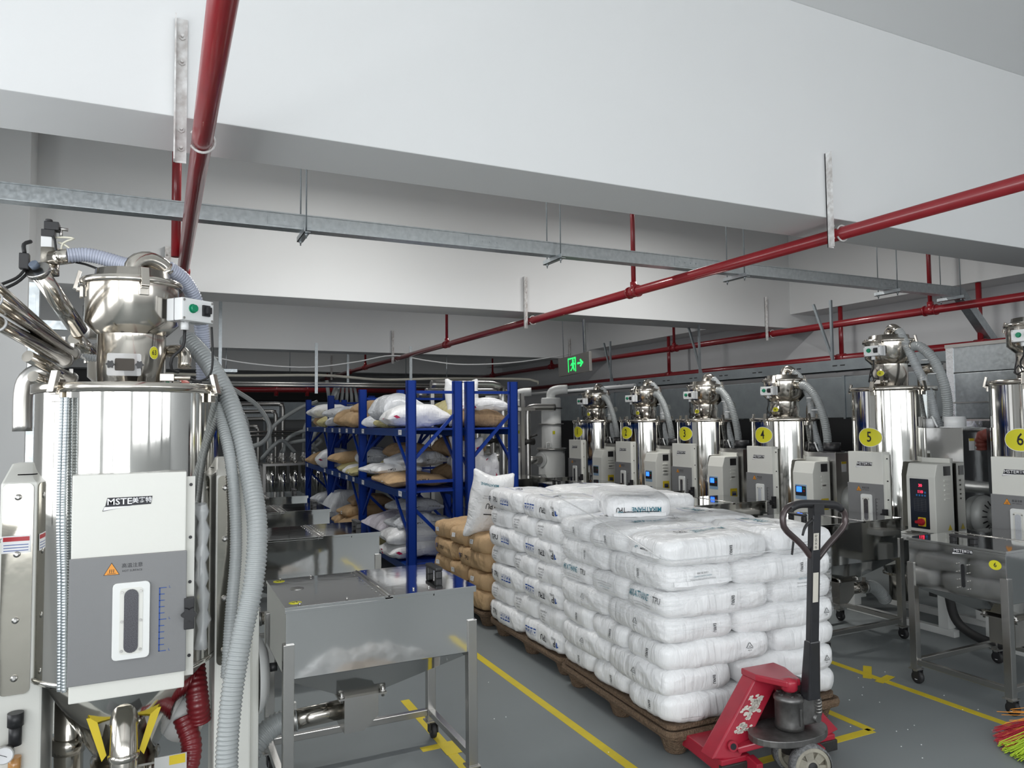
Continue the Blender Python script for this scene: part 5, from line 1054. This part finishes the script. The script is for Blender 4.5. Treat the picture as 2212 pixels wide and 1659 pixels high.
part('turntable_plate', MB().prism([(.20 * cos(a) - .01, .125 * sin(a)) for a in [2 * pi * k / 32 for k in range(32)]], .175, .205), castiron, t, .004)
part('steering_column', MB().cyl((0, 0, .10), (0, 0, .18), .04, n=18), darkiron, t)
nx, ny = -.26, -.965; wc = V((.015, -.05, .092))
for s in (1, -1):
    c = wc + V((nx, ny, 0)) * (.075 * s); M = Matrix.Translation(c) @ Matrix.Rotation(math.atan2(nx, -ny), 4, 'Z') @ Matrix.Rotation(rad(0), 4, 'X')
    w = part('steer_wheel', MB().lathe([(.066, -.024), (.080, -.024), (.084, -.02), (.084, .02), (.080, .024), (.066, .024), (.066, -.024)], 36, axis='y', M=M).lathe([(.0, -.02), (.03, -.02), (.034, -.012), (.034, .012), (.03, .02), (0, .02)], 20, axis='y', M=M), wheelnylon, t)
    part('tyre', MB().lathe([(.084, -.026), (.092, -.022), (.093, 0), (.092, .022), (.084, .026)], 40, axis='y', M=M), tread, w)
    for k in range(6):
        a = 2 * pi * k / 6 + .3; Q = M @ Matrix.Rotation(a, 4, 'Y'); part('spoke', MB().add([(.03, -.016, -.016), (.03, .016, -.016), (.03, .016, .016), (.03, -.016, .016), (.068, -.012, -.022), (.068, .012, -.022), (.068, .012, .022), (.068, -.012, .022)], [(0, 1, 2, 3), (4, 7, 6, 5), (0, 4, 5, 1), (1, 5, 6, 2), (2, 6, 7, 3), (3, 7, 4, 0)], M=Q), wheelnylon, w)
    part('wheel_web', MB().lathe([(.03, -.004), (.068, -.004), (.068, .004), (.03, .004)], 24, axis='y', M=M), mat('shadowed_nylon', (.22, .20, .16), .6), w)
    part('axle_cap', MB().lathe([(0, .025), (.02, .024), (.022, .018)] if s < 0 else [(0, -.025), (.02, -.024), (.022, -.018)], 18, axis='y', M=M), rubber, w)
# handle
part('handle_socket', MB().add([(.035, -.085, .345), (.105, -.085, .345), (.105, -.03, .345), (.035, -.03, .345), (.055, -.085, .60), (.113, -.085, .60), (.113, -.045, .60), (.055, -.045, .60)], [(0, 1, 2, 3), (4, 7, 6, 5), (0, 4, 5, 1), (1, 5, 6, 2), (2, 6, 7, 3), (3, 7, 4, 0)]), blacktube, t, .006)
part('handle_shaft', MB().bar((.084, -.065, .58), (.150, -.04, 1.19), .05, .032, up=(0, 1, 0)), blacktube, t, .005)
zc = V((.152, -.04, 0))
loop = [(.122, .955), (.06, 1.025), (-.025, 1.095), (-.042, 1.13), (-.036, 1.172), (-.01, 1.198), (.05, 1.210), (.15, 1.205), (.25, 1.195), (.30, 1.183), (.332, 1.150), (.333, 1.115), (.31, 1.08), (.215, 1.01), (.148, .955)]
lp = [(a, -.045 + (b - 1) * .03, b) for a, b in loop]
part('handle_loop', MB().tube(crv(lp, .015), .0145, 14), mat('worn_black_tube', (.03, .026, .027), .3, .3, coat=.3, var=(10, .5, (.085, .06, .06))), t)
gp = crv([(.0, -.04, 1.19), (.03, -.04, 1.203), (.07, -.039, 1.208), (.15, -.039, 1.204), (.24, -.039, 1.197), (.285, -.04, 1.188), (.312, -.041, 1.17)], .015)
gr = part('hand_grip', MB().tube(gp, lambda q: .019 - .0012 * (int(q * 40) % 2) * (0 if .38 < q < .62 else 1), 14).bc((.155, -.043, 1.18), (.06, .04, .05)), blackpl, t)
part('release_lever', MB().tube(crv([(.125, -.05, 1.135), (.09, -.055, 1.12), (.065, -.06, 1.10), (.05, -.062, 1.07)], .01), lambda q: .009 - .004 * q, 8), blackpl, t)
d = (V((.150, -.04, 1.19)) - V((.084, -.065, .58))) / .61
def onshaft(a, z): return V((.084, -.065, .58)) + d * (z - .58) + V((a, -.018, 0))
s = MB()
for (a, z0, z1) in ((-.006, 1.0, 1.075), (-.004, .77, .90)): s.add([onshaft(a - .016, z0), onshaft(a + .016, z0), onshaft(a + .016, z1), onshaft(a - .016, z1)], [(0, 1, 2, 3)])
for i, q in enumerate('手动叉车'): pass
s.text('手动叉车', lambda a, b: onshaft(-.006 - b, 1.037 - a) + V((0, -.001, 0)), .017, 0, 0, 0, 1)
part('shaft_sticker', s, [mat('worn_white_sticker', (.6, .57, .5), .6), blacktxt], t, label='two worn pale stickers on the black shaft')
# ---- broom head at the right edge
b = thing('broom', 'colourful bristle broom head on the floor at the right edge', 'broom', (3.95, 2.0, 0), 0)
for nm, m, a0, a1, k0 in (('red_bristles', mat('red_bristle', (.55, .02, .04), .5), 108, 146, 380), ('lime_bristles', mat('lime_bristle', (.55, .75, .05), .5), 138, 168, 300), ('grey_bristles', mat('grey_bristle', (.5, .48, .47), .6), 164, 182, 200), ('orange_bristles', mat('orange_bristle', (.8, .3, .03), .5), 118, 132, 12)):
    mb = MB()
    for k in range(k0):
        a = rad(rnd.uniform(a0, a1)); r = rnd.uniform(.28, .38); q = V((r * cos(a), r * sin(a), rnd.uniform(.003, .035 if nm[0] != 'o' else .16))); p = V((.04 * cos(a) + rnd.uniform(-.02, .02), .05 * sin(a) + rnd.uniform(-.02, .02), .10 + rnd.uniform(-.03, .03)))
        mb.tube([p, (p + q) / 2 + V((0, 0, .03 + rnd.uniform(-.02, .03))), q], .0016, 3, caps=False)
    tag(part(nm, mb, m, b), kind='stuff')
part('broom_block', MB().bar((-.01, .02, .10), (.07, -.07, .15), .14, .05), redknob, b, .01)
part('broom_stick', MB().cyl((.05, -.05, .14), (1.0, -1.0, .62), .012, n=12), redknob, b)
# ---------------------------------------------------------------- valve cluster and conveying tubes at the upper left
t = thing('conveying_tubes', 'bundle of slanting steel conveying tubes at the left edge', 'pipes', (-.45, 3.3, 1.9))
def seg(name, p, q, r, m, n=18, rings=()):
    o = part(name, MB().cyl(V(p) - V((-.45, 3.3, 1.9)), V(q) - V((-.45, 3.3, 1.9)), r, n=n), m, t)
    for k in rings:
        c = V(p) * (1 - k) + V(q) * k - V((-.45, 3.3, 1.9)); d = (V(q) - V(p)).normalized() * .005; part('white_ring', MB().cyl(c - d, c + d, r + .003, n=n), whitepl, o)
    e = V(q) - V((-.45, 3.3, 1.9)); d = (V(q) - V(p)).normalized(); part('hose_clamp', MB().cyl(e - d * .02, e - d * .008, r + .007, n=12).bc(e - d * .014 + V((0, 0, r + .01)), (.014, .02, .02)), satin, o)
seg('conveying_tube', (-.66, 2.72, 2.14), (-.335, 3.6, 1.90), .026, warmsteel, rings=(.4,))
seg('conveying_tube', (-.70, 2.75, 2.07), (-.355, 3.55, 1.87), .026, warmsteel, rings=(.5,))
seg('conveying_tube', (-.68, 2.7, 2.24), (-.37, 3.62, 1.93), .024, warmsteel, rings=(.35,))
seg('conveying_tube', (-.48, 3.45, 1.88), (-.345, 3.7, 1.80), .024, warmsteel)
seg('conveying_tube', (-.46, 3.45, 1.80), (-.35, 3.7, 1.74), .022, warmsteel)
t = thing('vacuum_valve', 'pneumatic valve cluster with black coil on slanting steel tubes', 'valve', (-.44, 3.62, 2.2))
o = (-.44, 3.62, 2.2)
def vp(name, mb, m, bev=0): return part(name, rel(mb, o), m, t, bev)
vp('slant_tube', MB().cyl((-.455, 3.52, 2.23), (-.33, 3.75, 2.02), .036, n=20), warmsteel)
vp('end_cap', MB().cyl((-.462, 3.507, 2.242), (-.455, 3.52, 2.23), .046, n=24), brushed)
vp('cap_plug', MB().cyl((-.475, 3.49, 2.262), (-.466, 3.505, 2.25), .018, n=14), mat('blue_grey_plug', (.12, .15, .2), .5))
vp('lower_tube', MB().cyl((-.345, 3.74, 1.99), (-.29, 3.85, 1.93), .032, n=18), warmsteel)
vp('perforated_silencer', MB().cyl((-.43, 3.62, 2.29), (-.43, 3.62, 2.355), .036, n=24), mat('perforated_brass', (.33, .31, .27), .45, .8, bump=(300, .6)))
vp('silencer_stub', MB().cyl((-.43, 3.62, 2.24), (-.43, 3.62, 2.29), .034, n=20), warmsteel)
vp('valve_body', MB().box(-.462, -.422, 3.59, 3.64, 2.355, 2.40), whitepl, .003)
vp('solenoid_coil', MB().box(-.462, -.412, 3.585, 3.645, 2.40, 2.43).box(-.452, -.398, 3.585, 3.645, 2.43, 2.465).cyl((-.435, 3.60, 2.465), (-.435, 3.60, 2.475), .014, n=12), blackpl, .003)
vp('push_fitting', MB().cyl((-.40, 3.6, 2.44), (-.365, 3.6, 2.437), .007, n=8).cyl((-.39, 3.6, 2.44), (-.39, 3.6, 2.40), .006, n=8).cyl((-.40, 3.60, 2.32), (-.36, 3.60, 2.315), .008, n=8), satin)
vp('air_line', MB().tube(crv([(-.41, 3.6, 2.40), (-.37, 3.58, 2.40), (-.34, 3.57, 2.395), (-.38, 3.58, 2.375), (-.39, 3.59, 2.33)], .012), .0045, 6).tube(crv([(-.40, 3.6, 2.38), (-.37, 3.58, 2.365), (-.34, 3.57, 2.335)], .012), .0045, 6), mat('pale_air_line', (.72, .70, .58), .3))
vp('switch_box', MB().box(-.525, -.49, 3.50, 3.54, 2.24, 2.305), blackpl, .004)
vp('black_cable', MB().tube(crv([(-.425, 3.6, 2.43), (-.41, 3.58, 2.38), (-.40, 3.57, 2.33), (-.36, 3.58, 2.305), (-.33, 3.6, 2.30), (-.30, 3.6, 2.295), (-.25, 3.55, 2.27)], .015), .005, 6).tube(crv([(-.505, 3.52, 2.24), (-.53, 3.5, 2.20), (-.58, 3.46, 2.16)], .015), .006, 6)
   .tube(crv([(-.50, 3.52, 2.22), (-.53, 3.5, 2.18), (-.59, 3.46, 2.13)], .015), .006, 6).tube(crv([(-.495, 3.58, 2.37), (-.515, 3.55, 2.35), (-.51, 3.53, 2.31)], .012), .008, 6), rubber)
vp('joint_tube', MB().cyl((-.42, 3.6, 2.31), (-.345, 3.545, 2.316), .032, n=18), warmsteel)
t = thing('strut_frame', 'galvanised strut channel frame standing beside the pillar', 'frame', (-.52, 3.9, 0))
part('upright', MB().box(-.02, .02, -.02, .02, 0, 2.25).box(-.006, .006, -.021, -.019, .1, 2.2), galv, t)
for z in (2.04, 1.93, 1.60): part('cross_channel', MB().box(.02, .22, -.02, .02, z, z + .04), galv, t)
part('bend_pipe', MB().tube(crv([(.0, -.25, 1.58), (.0, -.25, 1.74), (.015, -.25, 1.80), (.05, -.25, 1.83), (.10, -.25, 1.84)], .02), .036, 16), satin, t)
t = thing('valve_motor', 'small steel pump between the strut frame and the near dryer', 'pump', (-.28, 3.85, 2.02))
part('pump_body', MB().cyl((0, 0, -.02), (0, 0, .08), .04, n=18).cyl((0, 0, .03), (.07, 0, .03), .02, n=12), satin, t); part('pump_motor', MB().box(-.045, .0, -.03, .03, .08, .13), blackpl, t, .005)
hose('coil_tube', [(-.34, 3.65, 1.90), (-.25, 3.7, 1.90), (-.16, 3.7, 1.915), (-.06, 3.66, 1.92)], .016, hoselight, 'thin clear coiled hose running behind the neck of the near dryer', .012, .12, 8)

# ---------------------------------------------------------------- ductwork behind the right row
t = thing('air_duct', 'long galvanised rectangular duct behind the row of dryers', 'duct', (6.6, 4.4, 1.60))
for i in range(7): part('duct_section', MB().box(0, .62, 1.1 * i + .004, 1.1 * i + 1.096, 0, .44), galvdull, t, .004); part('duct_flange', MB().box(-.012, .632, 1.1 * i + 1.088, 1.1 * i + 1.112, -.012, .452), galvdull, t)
part('duct_stand', MB().box(.0, .04, .5, .54, -1.6, 0).box(.58, .62, .5, .54, -1.6, 0).box(.0, .04, 6.5, 6.54, -1.6, 0).box(.58, .62, 6.5, 6.54, -1.6, 0), darksteel, t)
t = thing('cable_ladder', 'dark perforated cable channel above the long duct', 'cable tray', (6.62, 4.5, 2.10))
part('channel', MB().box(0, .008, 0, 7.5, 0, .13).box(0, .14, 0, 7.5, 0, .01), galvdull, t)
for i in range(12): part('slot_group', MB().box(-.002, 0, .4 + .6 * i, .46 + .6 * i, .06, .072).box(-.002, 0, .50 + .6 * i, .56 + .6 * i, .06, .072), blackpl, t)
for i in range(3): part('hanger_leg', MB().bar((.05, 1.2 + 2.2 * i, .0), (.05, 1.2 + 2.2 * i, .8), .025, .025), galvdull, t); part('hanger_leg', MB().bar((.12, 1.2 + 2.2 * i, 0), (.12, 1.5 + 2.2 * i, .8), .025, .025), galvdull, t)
t = thing('duct_plenum', 'big galvanised duct plenum behind dryers 5 and 6', 'duct', (6.3, 2.2, 0))
for z0, z1 in ((1.58, 1.72), (1.72, 1.98), (1.98, 2.21)): part('plenum_panel', MB().box(0, 1.2, 0, 1.96, z0 + .003, z1 - .003), galv, t, .004)
part('plenum_frame', MB().box(-.01, 1.21, -.01, 1.97, 2.205, 2.235).box(-.008, 1.2, -.0, 1.96, 1.715, 1.725), satin, t)
part('foil_tape', MB().box(-.006, 0, 1.90, 1.965, 1.60, 2.21), mat('silver_foil_tape', (.8, .8, .8), .2, .9, bump=(30, .6)), t)
part('foil_wrap', MB().box(-.03, .6, .3, 1.9, 1.46, 1.58), mat('silver_foil', (.8, .8, .8), .18, .95, bump=(22, .8)), t, .02)
part('plenum_legs', MB().box(.0, .05, .05, .1, 0, 1.58).box(.0, .05, 1.86, 1.91, 0, 1.58).box(1.15, 1.2, .05, .1, 0, 1.58).box(1.15, 1.2, 1.86, 1.91, 0, 1.58), darksteel, t)
t = thing('header_pipe', 'horizontal steel header pipe below the duct behind dryer 5', 'pipe', (6.25, 2.4, 1.0)); part('pipe_run', MB().cyl((0, 0, 0), (0, 2.2, 0), .05, n=16), satin, t)
part('stand', MB().box(-.03, .03, .1, .16, -1.0, -.04).box(-.03, .03, 1.9, 1.96, -1.0, -.04), darksteel, t)
t = thing('white_conduit', 'white plastic pipe along the top of the long duct', 'pipe', (6.58, 9.3, 2.10)); part('pipe_run', MB().cyl((0, 0, .03), (0, 3.6, .03), .03, n=12), whitepl, t)
solo('dark_sheet', MB().box(7.9, 7.95, 1.5, 14, 0, 1.62), mat('plain_black', (.02, .021, .023), .9), 'dark screen along the wall behind the ductwork', 'sheet')  # plain black sheet filling the dark strip below the duct
t = thing('duct_drop', 'small galvanised duct collar where the trunking comes down', 'duct', (7.9, 4.2, 2.0)); part('collar', MB().box(-.15, .15, 0, 1.2, .21, .32), galvdull, t)

# ---------------------------------------------------------------- white filter towers with steel pipes
for i, (x, y, lb) in enumerate(((5.35, 9.75, 'white filter tower nearest dryer 1 with bent steel exhaust'), (5.25, 10.75, 'second white filter tower left of the first'), (5.2, 11.75, 'third white filter tower behind the blue rack post'))):
    t = thing('filter_tower', lb, 'filter', (x, y, 0), 0, 'white dust filter towers')
    part('tower_lower', MB().lathe([(.0, 0), (.20, 0), (.20, 1.16), (0, 1.16)], 28), whitepc, t)
    part('tower_flange', MB().lathe([(.14, 1.16), (.23, 1.16), (.23, 1.19), (.14, 1.19)], 28), satin, t); part('tower_flange', MB().lathe([(.14, 1.54), (.19, 1.54), (.19, 1.56), (.14, 1.56)], 28), satin, t)
    part('tower_upper', MB().lathe([(.15, 1.19), (.15, 1.93), (.14, 1.95), (0, 1.95)], 28), whitepc, t)
    part('exhaust_elbow', MB().tube(crv([(0, 0, 1.95), (0, 0, 2.0), (.02, -.02, 2.045), (.10, -.06, 2.07), (.22, -.12, 2.075)], .03), .07, 18), whitepc, t)
    part('lift_handle', MB().tube(crv([(-.16, -.14, 1.19), (-.16, -.14, 1.27), (-.11, -.17, 1.27), (-.11, -.17, 1.19)], .02), .012, 8), whitepc, t)
    part('inlet_flange', MB().cyl((-.20, -.05, 1.02), (-.23, -.06, 1.02), .11, n=22), whitepc, t)
    part('inlet_pipe', MB().cyl((-.23, -.06, 1.02), (-.52, -.16, 1.02), .06, n=18), satin, t)
    part('valve_pipe', MB().tube(crv([(-.52, -.22, .78), (-.52, -.22, 1.2), (-.52, -.22, 1.70), (-.50, -.23, 1.77), (-.44, -.25, 1.80), (-.1, -.30, 1.80)], .04), .05, 16), satin, t)
    part('butterfly_valve', MB().cyl((-.62, -.23, 1.30), (-.42, -.23, 1.30), .05, n=14).cyl((-.52, -.24, 1.36), (-.40, -.30, 1.40), .015, n=8), darkiron, t)
    part('yellow_mark', MB().box(-.06, -.02, -.152, -.148, 1.40, 1.45), yellow, t)
    part('hose_tail', MB().tube([(-.52, -.22, .78), (-.40, -.26, .5), (-.32, -.28, .3)], .018, 8), rubber, t)
    part('bolt_ring', MB().lathe([(.155, 1.78), (.17, 1.78), (.17, 1.80), (.155, 1.80)], 20), castiron, t)
t = thing('exhaust_pipes', 'bent steel pipes rising above the rack end beside the towers', 'pipes', (4.12, 9.5, 0))
for i, (dx, zt, L) in enumerate(((0, 2.12, .78), (.30, 2.03, 1.05), (-.15, 2.0, .62))):
    part('bent_pipe', MB().tube(crv([(dx + .30, .3 * i, .4), (dx + .30, .3 * i, zt - .2), (dx + .27, .3 * i, zt - .06), (dx + .15, .3 * i, zt), (dx - .3, .3 * i, zt), (dx - L, .3 * i, zt)], .06), .055, 16), satin, t)
part('pipe_rack', MB().box(-.8, .8, -.05, 0, 1.75, 1.80).box(-.8, -.75, -.05, 0, 0, 2.0).box(.55, .6, -.1, -.05, 0, 2.0), satin, t)
t = thing('white_machine', 'white machine with steel drum seen through the rack frame', 'machine', (4.0, 11.3, 0))
part('casing', MB().box(-.5, .3, -.1, .5, 0, 1.45), whitepc, t, .01); part('drum', MB().cyl((.3, -.42, .0), (.3, -.42, 1.5), .26, n=28), warmsteel, t); part('leg_channel', MB().box(.05, .13, -.9, -.85, 0, 1.2), whitepc, t)
part('grey_motor', MB().lathe([(0, -.18), (.09, -.17), (.10, -.1), (.10, .12), (0, .13)], 20, (.42, -1.1, 1.02), axis='x'), satin, t); part('motor_stand', MB().box(.33, .53, -1.15, -1.05, 0, .93), darkiron, t)
# ---------------------------------------------------------------- far end: tube station, pipes, hoses
t = thing('tube_station', 'steel distribution station with rows of clear tubes at the far end', 'station', (1.62, 13.4, 0))
part('top_frame', MB().box(0, 1.5, 0, .5, .86, .90).box(0, .05, 0, .05, 0, .86).box(1.45, 1.5, 0, .05, 0, .86).box(0, .05, .45, .5, 0, .86), satin, t)
for k in range(7):
    for r in range(2):
        x, y = .16 + .2 * k, .1 + .28 * r
        part('tube', MB().cyl((x, y, .25), (x, y, .86), .055, n=16), mirror, t); part('tube_valve', MB().lathe([(.03, .90), (.05, .93), (.05, 1.0), (.035, 1.03), (.035, 1.08)], 12, (x, y, 0)).cyl((x - .07, y - .05, .99), (x + .07, y + .05, 1.01), .012, n=6), satin, t)
for k, pts in enumerate(([(.16, .1, 1.08), (.15, .1, 1.5), (.6, .2, 1.85), (1.0, .4, 2.0)], [(.36, .1, 1.08), (.45, .1, 1.35), (.9, .2, 1.5), (1.5, .3, 1.5)], [(.56, .1, 1.08), (.3, .0, 1.3), (.0, .1, 1.0), (.16, .38, 1.08)], [(.76, .38, 1.08), (.8, .3, 1.6), (1.2, .3, 1.75), (1.2, .5, 2.4)], [(.96, .1, 1.08), (.85, .0, 1.3), (1.05, .1, 1.7), (1.4, .3, 2.3)], [(.76, .1, 1.08), (1.0, .0, 1.3), (.5, .2, 1.25), (.36, .38, 1.08)], [(1.16, .1, 1.08), (1.2, .0, 1.4), (1.6, .2, 1.35), (2.0, .4, 1.6)])):
    part('grey_hose', MB().tube(crv(pts, .05), .035, 10), hosem, t)
t = thing('wall_pipes', 'stepped steel pipes with elbows on the far wall', 'pipes', (0, 17.5, 0))
for k, (xe, z) in enumerate(((2.55, 2.05), (2.38, 1.88), (2.2, 1.71), (1.98, 1.55))): part('elbow_pipe', MB().tube(crv([(-1, -.1 * k, z), (1.2, -.1 * k, z), (xe - .12, -.1 * k, z), (xe - .03, -.1 * k, z - .03), (xe, -.1 * k, z - .12), (xe, -.1 * k, z - .5), (xe, -.1 * k, .3)], .08), .045, 12), brushed, t)
for z in (1.42, 1.34): part('rail_pipe', MB().cyl((-1, -.5, z), (3.2, -.5, z), .03, n=10), brushed, t)
t = thing('round_duct', 'large silver duct on the far wall above the pipes', 'duct', (0, 18.8, 0)); part('duct_run', MB().box(-1.5, 2.7, 0, .5, 1.72, 2.15), galv, t, .05); part('duct_support', MB().box(-1, -.95, .2, .25, 0, 1.72), galvdull, t); part('duct_support', MB().box(2.3, 2.35, .2, .25, 0, 1.72), galvdull, t); part('wall_panel', MB().box(2.75, 8, .5, .55, 1.70, 2.15), galvdull, t)
solo('void_shade_band', MB().box(-2.5, 8.2, 19.6, 20.49, 2.2, 2.62), mat('painted_void_shade', (.025, .025, .028), .8), 'dark bulkhead band, its unlit shade painted black, across the far wall', 'void')  # black box painting the shade of the unlit void
t = thing('steel_pipe_run', 'long polished steel pipes crossing the hall above the rack', 'pipes', (-.6, 12.5, 2.20))
for k in range(2): part('pipe_run', MB().cyl((0, .1 * k, .03 + .045 * k), (5.6, .1 * k, .03 + .045 * k), .022, n=12), satin, t)
for x in (2.95, 4.6): part('pipe_hanger', MB().box(x - .025, x + .025, -.06, -.05, -.1, .75), galv, t)
t = thing('cable_conduit', 'beige conduit sagging below the far beam', 'conduit', (-.6, 13.3, 2.4)); part('conduit_clip', MB().cyl((1.6, 0, .05), (1.6, 0, .5), .008, n=6), galv, t); part('conduit_clip', MB().cyl((5.6, 0, .05), (5.6, 0, .5), .008, n=6), galv, t); part('conduit_run', MB().tube(crv([(0, 0, .06), (1.6, 0, .03), (3.2, 0, .06), (4.3, 0, .0), (5.6, 0, .04), (7.4, 0, .05), (7.6, 0, -.05)], .15), .025, 10), mat('beige_plastic', (.55, .53, .46), .5), t)
t = thing('sagging_cable', 'thin white cable sagging below the third beam', 'cable', (0, 12.9, 2.5)); part('cable_run', MB().tube(crv([(.3, 0, .32), (1.2, 0, .13), (2.25, 0, .07), (3.1, 0, .18), (3.8, 0, .32), (4.5, 0, .24), (5.2, 0, .19), (6.3, 0, .26), (7.5, 0, .45)], .12), .012, 8), whitepl, t)
t = thing('hanging_hoses', 'grey hoses looping down behind the near dryer', 'hoses', (.6, 10.2, 0))
for pts in ([(.0, 0, 2.3), (.2, 0, 2.1), (.55, 0, 1.85), (.72, 0, 1.55), (.62, 0, 1.35), (.35, 0, 1.28)], [(.1, .2, 2.3), (.3, .2, 1.9), (.45, .2, 1.6), (.4, .2, 1.3), (.2, .2, 1.2)], [(.0, .3, 2.1), (.1, .3, 1.7), (.3, .3, 1.45), (.35, .3, 1.2)]): part('grey_hose', MB().tube(crv(pts, .05), .03, 10), hosem, t)
part('hose_bracket', MB().box(-.1, .3, -.05, .35, 2.28, 2.32).box(.08, .12, .1, .14, 2.32, 4.29), galv, t)
t = thing('hose_bundle', 'bundle of grey hoses hanging above the far end of the rack', 'hoses', (3.0, 13.9, 1.85))
for k in range(6): part('grey_hose', MB().tube(crv([(.07 * k, .02 * k, .5), (.07 * k + .03 * (k - 3), .02 * k, .2), (.05 * k + .06 * (k - 3), 0, -.25)], .06), .032, 8), hosem, t)
part('hose_bracket', MB().box(-.1, .6, -.05, .15, .48, .52).box(.2, .24, .0, .04, .52, 2.42), galv, t)
# housings for the added, unseen fill lamps between the beams
for i, (x, y) in enumerate(((1.5, 5.9), (5.2, 5.9), (1.5, 10.7), (5.2, 10.7), (3.2, 16))):
    b = thing('fill_batten', 'white batten added as unseen fill above the beams, %s' % ['over the trunking left', 'over the trunking right', 'over the rack', 'over the filter towers', 'at the far end'][i], 'ceiling light', (x, y, 4.12), 0, 'added fill battens')
    part('housing', MB().box(-.62, .62, -.08, .08, .0, .17), whitepc, b, .005)
